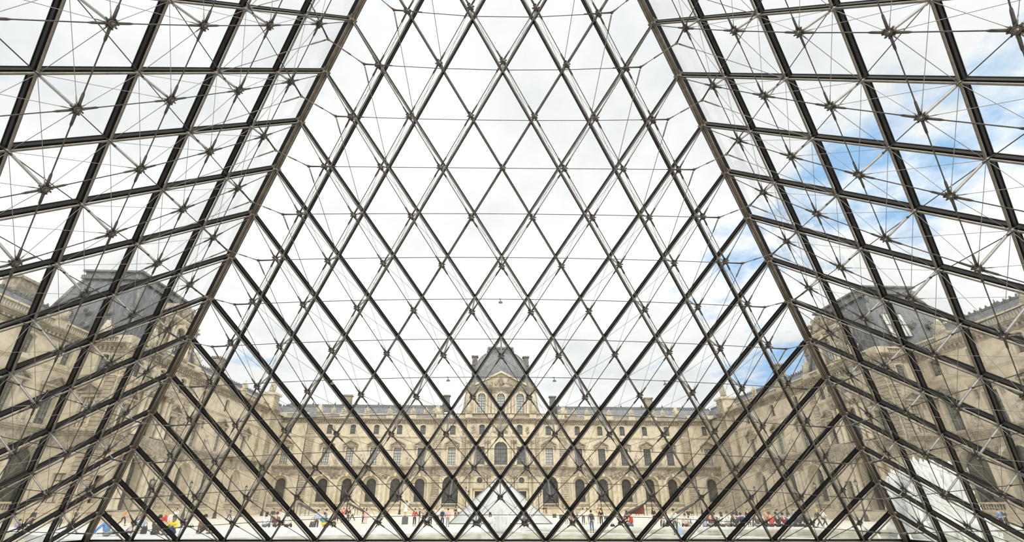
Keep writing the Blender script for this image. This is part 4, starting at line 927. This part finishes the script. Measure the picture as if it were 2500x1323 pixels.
def pose_meshes(name):
    if name in PM: return PM[name]
    P = POSES[name]; pel, che, nk, hd = (V(P[k]) for k in ('pel', 'che', 'nk', 'hd')); wa = pel.lerp(che, .45)
    up = (hd-nk).normalized()
    v = [pel, wa, che, nk, nk.lerp(hd, .45)+V((0, .01, 0)), hd, hd+up*.085]; r = [(.14, .11), (.12, .095), (.155, .11), .058, .062, (.082, .098), .055]; e = [(0, 1), (1, 2), (2, 3), (3, 4), (4, 5), (5, 6)]
    sv = list(v[:3])+[nk+V((0, 0, -.03))]; sr = [(.165, .135), (.145, .12), (.18, .135), .075]; se = [(0, 1), (1, 2), (2, 3)]
    tv = [pel+V((0, 0, .06)), pel]; tr = [(.15, .12), (.16, .13)]; te = [(0, 1)]
    for s in (0, 1):
        sx = -1 if s == 0 else 1; sh = che+V((sx*.175, 0, .09)); el = V(P['el'][s]); wr = V(P['wr'][s]); fd = (wr-el).normalized(); palm = wr+fd*.075
        b = len(v); v += [sh, el, wr, palm]; r += [.058, .042, .030, (.036, .022)]; e += [(2, b), (b, b+1), (b+1, b+2), (b+2, b+3)]
        side = fd.cross(V((0, 0, 1)) if abs(fd.z) < .9 else V((1, 0, 0))).normalized(); nrm = side.cross(fd)
        for q in range(4):                       # four fingers, unequal and slightly curled, and a thumb
            off = side*((q-1.5)*.020); ln = (.050, .062, .058, .044)[q]; k = len(v); v += [palm+off+fd*.03, palm+off+fd*(.03+ln*.6)+nrm*.008, palm+off+fd*(.03+ln)+nrm*.026]; r += [.010, .009, .008]; e += [(b+3, k), (k, k+1), (k+1, k+2)]
        k = len(v); th = wr+fd*.03; v += [th+side*.04*sx+fd*.02, th+side*.055*sx+fd*.055]; r += [.011, .009]; e += [(b+3, k), (k, k+1)]
        k = len(sv); sv += [sh, sh.lerp(el, .98), el.lerp(wr, .75)]; sr += [.072, .056, .045]; se += [(2, k), (k, k+1), (k+1, k+2)]
        hip = pel+V((sx*.09, .0, -.04)); kn = V(P['kn'][s]); an = V(P['an'][s]); fw = V((0, 1, 0)); k = len(v); v += [hip, kn, an, an+fw*.13+V((0, 0, -.045))]; r += [.088, .058, .040, .036]; e += [(0, k), (k, k+1), (k+1, k+2), (k+2, k+3)]
        k = len(tv); tv += [hip, kn, an.lerp(kn, .1)]; tr += [.10, .074, .06]; te += [(1, k), (k, k+1), (k+1, k+2)]
    body = skin_mesh('person', v, e, r); shirt = skin_mesh('shirt', sv, se, sr); tro = skin_mesh('trousers', tv, te, tr)
    sho = []
    for s in (0, 1): a = V(P['an'][s]); q = MB(); q.ball((a.x, a.y+.06, a.z-.04), .05, .14, .045, 8, 5); sho.append(q.mesh('shoe'))
    hs = MB(); hs.ball(hd+V((0, -.022, .045)), .098, .108, .098, 10, 6); hl = MB(); hl.ball(hd+V((0, -.022, .045)), .10, .11, .10, 10, 6); hl.lathe([(.06, -.36), (.095, -.28), (.10, -.1), (.085, .05)], tuple(hd+V((0, -.065, 0))), 9, 1, .55)
    ff = MB()
    for sx in (-.033, .033): ff.ball(hd+V((sx, .088, .012)), .013, .010, .009, 6, 4)
    ff.ball(hd+V((0, .083, -.058)), .026, .010, .008, 6, 4); ff.tube(hd+V((0, .09, .01)), hd+V((0, .112, -.025)), .008, .014, 6)
    sk = MB(); zt = pel.z+.05; sk.lathe([(.145, zt), (.19, zt-.12), (.24, zt-.42), (.25, zt-.46)], (pel.x, pel.y, 0), 12, 1, .8)
    PM[name] = (body, shirt, tro, sho, hs.mesh('hair'), hl.mesh('hair'), ff.mesh('face'), sk.mesh('skirt')); return PM[name]
COLS = dict(white=(.82, .82, .80), black=(.02, .02, .022), navy=(.03, .05, .13), blue=(.10, .26, .55), sky=(.38, .55, .75), red=(.55, .05, .04), yellow=(.80, .60, .03), grey=(.28, .28, .29), brown=(.20, .10, .055), pink=(.75, .42, .45), maroon=(.15, .03, .05), teal=(.06, .28, .30), green=(.12, .22, .10), tan=(.50, .38, .24), orange=(.62, .25, .10), jeans=(.10, .16, .28), purple=(.30, .20, .42), cream=(.72, .66, .54), charcoal=(.06, .06, .065), blond=(.55, .38, .16), dark=(.025, .018, .014), hazel=(.12, .07, .035), skin=(.62, .40, .28), skin2=(.30, .16, .10), lips=(.16, .06, .05))
CM = {}
def cloth(n):
    if n not in CM: CM[n] = mat(n+'_cloth', COLS[n], .8, var=.12, scale=14)
    return CM[n]
def setmat(o, m):
    if not o.data.materials: o.data.materials.append(None)
    o.material_slots[0].link = 'OBJECT'; o.material_slots[0].material = m
def person(px, yf, pose, rot, top, bot, hair, label, z=None, sc=1.0, longh=False, skirt=False, skin='skin', group='visitors in the court'):
    p = at_y(px, 1230, CAMP.y+yf); p.z = GZ if z is None else z
    m = pose_meshes(pose); b = link('person', m[0]); setmat(b, cloth(skin))
    b.location = p; b.rotation_euler = (0, 0, rot); b.scale = (sc, sc, sc); tag(b, label, 'person', group)
    for nm, me, cl in (('shirt', m[1], top), ('skirt' if skirt else 'trousers', m[7] if skirt else m[2], bot), ('shoe', m[3][0], 'charcoal'), ('shoe', m[3][1], 'charcoal'), ('hair', m[5] if longh else m[4], hair), ('face', m[6], 'lips')):
        o = link(nm, me, b); setmat(o, cloth(cl))
    return b
def backpack(pb, col, label):
    mb = MB(); mb.lathe([(.10, 0), (.17, .05), (.18, .30), (.13, .44), (.05, .47)], (0, 0, 0), 10, 1, .55)
    o = part('backpack', mb, cloth(col)); k = pb.rotation_euler.z; sc = pb.scale.x; zz = (1.0 if pb['label'].find('seated') < 0 else .18)*sc
    o.scale = (sc, sc, sc); bk = V((0, -.20*sc, zz)); bk.rotate(pb.rotation_euler); o.location = pb.location+bk; o.rotation_euler = (0, 0, k); tag(o, label, 'backpack')
    mb = MB(); mb.box(-.12, .12, -.135, -.08, .06, .24); part('pocket', mb, cloth('charcoal'), o)
    mb = MB()
    for s in (-1, 1): mb.path([(s*.09, .06, .42), (s*.11, .24, .44), (s*.11, .30, .2), (s*.10, .08, .05)], .016, 5)
    tag(part('strap', mb, cloth('charcoal'), o), kind='stuff')
SZ = -.03; B = 0; F = PI; Lf = PI/2; Rt = -PI/2
for a in [
 # far left
 (62, 48, 'ground', B, 'purple', 'navy', 'dark', 'person in purple top sitting at the far left beyond the basin'),
 (78, 49, 'ground', B, 'white', 'grey', 'hazel', 'person in white sitting at the far left beside purple top'),
 (93, 50, 'stand', Rt, 'black', 'charcoal', 'hazel', 'woman in black standing at the far left edge'),
 (196, 52, 'walk', Lf, 'charcoal', 'grey', 'dark', 'person in dark grey walking before the left porch steps'),
 (163, 50, 'stand', B, 'grey', 'black', 'dark', 'person in grey standing left of the porch steps'),
 (312, 57, 'walk', Rt, 'orange', 'black', 'hazel', 'woman in orange top and black trousers striding at the left'),
 (362, 29, 'ground', Lf, 'sky', 'cream', 'hazel', 'person in pale blue shirt crouching at the left of the yellow shirt', -.05, 1.1),
 (396, 27.6, 'ground', B, 'black', 'black', 'dark', 'person in black sitting with back turned beside yellow shirt', -.05, 1.05),
 (409, 38, 'stand', B, 'red', 'jeans', 'blond', 'blonde woman with red top behind the sitting group', None, 1.0, True),
 (426, 38.5, 'stand', Rt, 'white', 'jeans', 'blond', 'blonde woman in white behind yellow shirt', None, 1.0, True),
 (437, 58, 'stand', B, 'white', 'black', 'dark', 'person in white far behind the blonde women'),
 (440, 27.8, 'ground', F, 'yellow', 'navy', 'dark', 'man in bright yellow shirt sitting facing the camera', -.05, 1.05, False, False, 'skin2'),
 (503, 28.6, 'ground', Rt, 'brown', 'black', 'dark', 'person in brown jacket sitting alone on the granite', -.05, 1.05),
 (284, 26.4, 'lean', Rt, 'blue', 'grey', 'hazel', 'person in blue lounging low at the left corner of the glass', -.05, 1.1),
 (568, 76, 'walk', Lf, 'charcoal', 'black', 'dark', 'person in black walking before the far left wing'),
 # left of centre
 (656, 36.5, 'sit', B, 'white', 'jeans', 'dark', 'dark-haired woman in white sitting leftmost on the long edge', SZ, 1.05, True),
 (671, 60, 'stand', F, 'black', 'charcoal', 'dark', 'man in black standing behind woman in white on the edge'),
 (689, 48, 'photo', B, 'white', 'cream', 'hazel', 'person all in white standing behind maroon top'),
 (681, 36.7, 'sit', B, 'maroon', 'black', 'dark', 'person in maroon sitting on the edge', SZ, 1.05),
 (709, 36.4, 'sit', B, 'white', 'black', 'dark', 'long-haired woman in white and black sitting right of maroon top', SZ, 1.05, True),
 (780, 45, 'stand', B, 'sky', 'black', 'dark', 'man in light blue shirt and black trousers standing'),
 (800, 50, 'stand', Lf, 'blue', 'navy', 'dark', 'person in blue standing right of light blue shirt'),
 (796, 40, 'sit', B, 'teal', 'yellow', 'dark', 'child in teal sitting before light blue shirt', SZ, .95),
 (822, 41, 'stand', B, 'black', 'black', 'dark', 'person in long black coat standing'),
 (841, 66, 'photo', B, 'red', 'black', 'hazel', 'woman in red photographing the palace'),
 (854, 68, 'stand', B, 'black', 'black', 'dark', 'person in black beside woman in red'),
 (865, 72, 'walk', Lf, 'white', 'black', 'dark', 'woman in white top and black leggings walking'),
 (890, 64, 'stand', Rt, 'charcoal', 'black', 'dark', 'man in dark clothes beside pink dress'),
 (897, 63, 'stand', B, 'pink', 'pink', 'hazel', 'woman in pink dress', None, 1.0, True, True),
 (1015, 56, 'stand', B, 'red', 'black', 'dark', 'person in red jacket and black trousers left of the small pyramid'),
 (1026, 59, 'stand', Rt, 'charcoal', 'grey', 'grey', 'person in charcoal beside red jacket'),
 (1036, 61, 'photo', B, 'grey', 'black', 'dark', 'person in grey photographing beside charcoal top'),
 (1053, 56, 'stand', B, 'green', 'black', 'dark', 'person in green standing left of the small pyramid'),
 (1070, 60, 'pose', B, 'white', 'charcoal', 'blond', 'person in white reaching up left of the small pyramid'),
 (1082, 53, 'stand', B, 'blue', 'navy', 'white', 'man in blue shirt and white cap'),
 (1095, 54, 'stand', B, 'pink', 'grey', 'dark', 'man in pale pink shirt left of the small pyramid'),
 (1113, 86, 'stand', B, 'black', 'black', 'dark', 'small distant figure in black behind pink shirt'),
 (1120, 88, 'stand', B, 'white', 'black', 'dark', 'small distant figure in white behind pink shirt'),
 (1173, 36.8, 'sit', Lf, 'black', 'jeans', 'dark', 'person in black sitting before the small pyramid', SZ, 1.05),
 (1197, 36.9, 'sit', F, 'white', 'grey', 'dark', 'person in white sitting before the small pyramid', SZ, 1.0, True),
 (1284, 37.6, 'sit', B, 'charcoal', 'black', 'dark', 'person in charcoal sitting right of the jet', SZ, 1.05),
 (1327, 118, 'stand', F, 'black', 'grey', 'dark', 'tiny figure in black on the palace steps', None, 1.0),
 (1333, 118, 'stand', F, 'maroon', 'black', 'dark', 'tiny figure in maroon on the palace steps', None, 1.0),
 # right of centre
 (1381, 62, 'stand', B, 'white', 'grey', 'dark', 'person in white right of the grey blocks'),
 (1396, 40, 'stand', B, 'tan', 'tan', 'dark', 'person in tan standing close to the long edge'),
 (1407, 60, 'stand', Rt, 'grey', 'grey', 'grey', 'older person in grey standing right of tan clothes'),
 (1422, 60, 'stand', B, 'white', 'charcoal', 'dark', 'man in white shirt and dark trousers standing'),
 (1432, 62, 'photo', B, 'white', 'cream', 'dark', 'person in white and cream photographing'),
 (1441, 29.2, 'stand', B, 'grey', 'jeans', 'dark', 'person in grey hoodie and jeans with a backpack', -.05, .66),
 (1459, 64, 'photo', B, 'orange', 'tan', 'hazel', 'woman in orange holding a camera'),
 (1465, 58, 'stand', B, 'black', 'black', 'dark', 'slim woman in black right of the camera'),
 (1477, 52, 'stand', B, 'charcoal', 'charcoal', 'blond', 'blond child in dark clothes', None, .75),
 (1527, 45, 'stand', B, 'maroon', 'black', 'dark', 'long-haired woman in dark red standing behind red jacket', None, .95, True),
 (1538, 37, 'sit', Lf, 'red', 'jeans', 'dark', 'person in bright red hooded jacket sitting', SZ, 1.05),
 (1593, 62, 'stand', F, 'black', 'black', 'hazel', 'long-haired woman in black facing the camera', None, 1.0, True),
 (1612, 48, 'walk', B, 'maroon', 'black', 'dark', 'person in maroon and black walking behind white back'),
 (1622, 36.8, 'sit', B, 'white', 'black', 'dark', 'person in white sitting left of blue bag', SZ, 1.05),
 (1641, 27.25, 'stand', B, 'white', 'charcoal', 'dark', 'person in white shirt standing on the coping with a bright blue bag', -.05, .72),
 (1677, 58, 'photo', F, 'black', 'black', 'dark', 'woman in black with raised hands behind the seated row'),
 (1668, 36.8, 'sit', B, 'cream', 'maroon', 'hazel', 'person leaning over in cream on the edge', SZ, .95),
 (1686, 36.3, 'sit', B, 'white', 'white', 'hazel', 'broad person in white T-shirt sitting', SZ, 1.1),
 (1713, 36.4, 'lean', B, 'sky', 'jeans', 'dark', 'person in pale blue leaning back on the edge', SZ, .9),
 (1727, 36.2, 'sit', B, 'maroon', 'black', 'dark', 'person in dark maroon sitting right of pale blue', SZ, 1.05),
 (1739, 36.9, 'sit', B, 'black', 'black', 'dark', 'person in black sitting behind a bar crossing', SZ, 1.0),
 (1756, 36.3, 'sit', B, 'white', 'black', 'dark', 'dark-haired woman in white sitting, left of two white tops', SZ, 1.05, True),
 (1771, 36.75, 'sit', B, 'white', 'grey', 'hazel', 'broad back in white sitting, right of two white tops', SZ, 1.12),
 (1783, 52, 'stand', Rt, 'charcoal', 'black', 'hazel', 'man in charcoal standing behind the seated row'),
 (1787, 36.2, 'sit', B, 'black', 'black', 'dark', 'person in black sitting left of the blue backpack', SZ, 1.05),
 (1803, 36.8, 'sit', B, 'navy', 'black', 'dark', 'seated person wearing the blue backpack', SZ, 1.0),
 (1820, 54, 'stand', B, 'black', 'charcoal', 'hazel', 'woman in black standing behind the blue backpack'),
 (1840, 36.6, 'sit', B, 'charcoal', 'grey', 'dark', 'person in charcoal sitting between blue backpack and red top', SZ, 1.05),
 (1862, 46, 'stand', Lf, 'tan', 'charcoal', 'orange', 'red-haired person in tan standing behind red top'),
 (1873, 36.4, 'sit', B, 'red', 'black', 'hazel', 'person in dark red top sitting in the right crowd', SZ, 1.08),
 (1889, 36.6, 'sit', B, 'black', 'black', 'dark', 'person in black sitting right of red top', SZ, 1.05),
 (1892, 47, 'stand', Rt, 'teal', 'black', 'dark', 'person in teal standing right of the seated red top'),
 (1905, 36.3, 'sit', B, 'maroon', 'charcoal', 'dark', 'person in patterned dark top sitting', SZ, 1.0),
 (1920, 36.8, 'sit', B, 'sky', 'jeans', 'dark', 'person in pale blue sitting at the right end of the row', SZ, 1.0),
 (1932, 50, 'stand', Rt, 'blue', 'navy', 'hazel', 'person in blue standing behind the right end of the row'),
 (1940, 36.6, 'sit', B, 'navy', 'black', 'dark', 'person in navy sitting, last but one of the row', SZ, 1.05),
 (1956, 36.3, 'sit', B, 'black', 'black', 'dark', 'person in black sitting last in the row', SZ, 1.05),
 (1988, 52, 'walk', Rt, 'black', 'black', 'blond', 'blonde woman in black striding to the right', None, 1.0, True),
 (2001, 53, 'walk', Rt, 'white', 'black', 'dark', 'person in white top and black trousers striding right'),
 (2428, 52, 'stand', B, 'blue', 'navy', 'dark', 'person in blue at the far right behind the glass'),
 (2440, 55, 'stand', B, 'navy', 'black', 'dark', 'person in navy at the far right behind the glass'),
]:
    b = person(*a)
    if a[7].endswith('with a backpack'): backpack(b, 'charcoal', 'dark backpack on the person in the grey hoodie')
    if a[7].startswith('seated person wearing'): backpack(b, 'navy', 'blue backpack on a seated visitor')
    if a[7].startswith('man in blue shirt'): backpack(b, 'black', 'black backpack on the man in the blue shirt')
# the woman posing on the block
w = person(989, 10, 'pose', F, 'white', 'white', 'dark', 'woman in white posing on the dark grey block', 0, 1.0, True, True); w.location = BP+V((0, 0, .8))
def bag(px, yf, z, col, label, w=.34, h=.38):
    p = at_y(px, 1230, CAMP.y+yf); p.z = z; mb = MB(); mb.lathe([(w*.42, 0), (w*.5, h*.1), (w*.46, h*.7), (w*.3, h)], (0, 0, 0), 10, 1, .5); o = part('bag', mb, cloth(col), None, T(p)); tag(o, label, 'bag')
    mb = MB(); mb.path([(-w*.25, 0, h*.95), (-w*.15, 0, h*1.4), (w*.15, 0, h*1.4), (w*.25, 0, h*.95)], .014, 5); part('handle', mb, cloth('charcoal'), o)
bag(1650, 27.25, -.05, 'sky', 'bright blue bag held down beside the person in the white shirt', .3, .42)
bag(1491, 36.7, -.03, 'black', 'small black bag lying on the long edge', .35, .16)
bag(371, 28.4, -.05, 'black', 'black shoulder bag by the person in pale blue shirt')
bag(481, 50, GZ, 'black', 'black bag lying on the paving at the left', .6, .3)
bag(770, 44.5, GZ, 'charcoal', 'dark stroller, shaped as a bulky bag, beside light blue shirt', .5, .8)  # bag shape stands in for a stroller
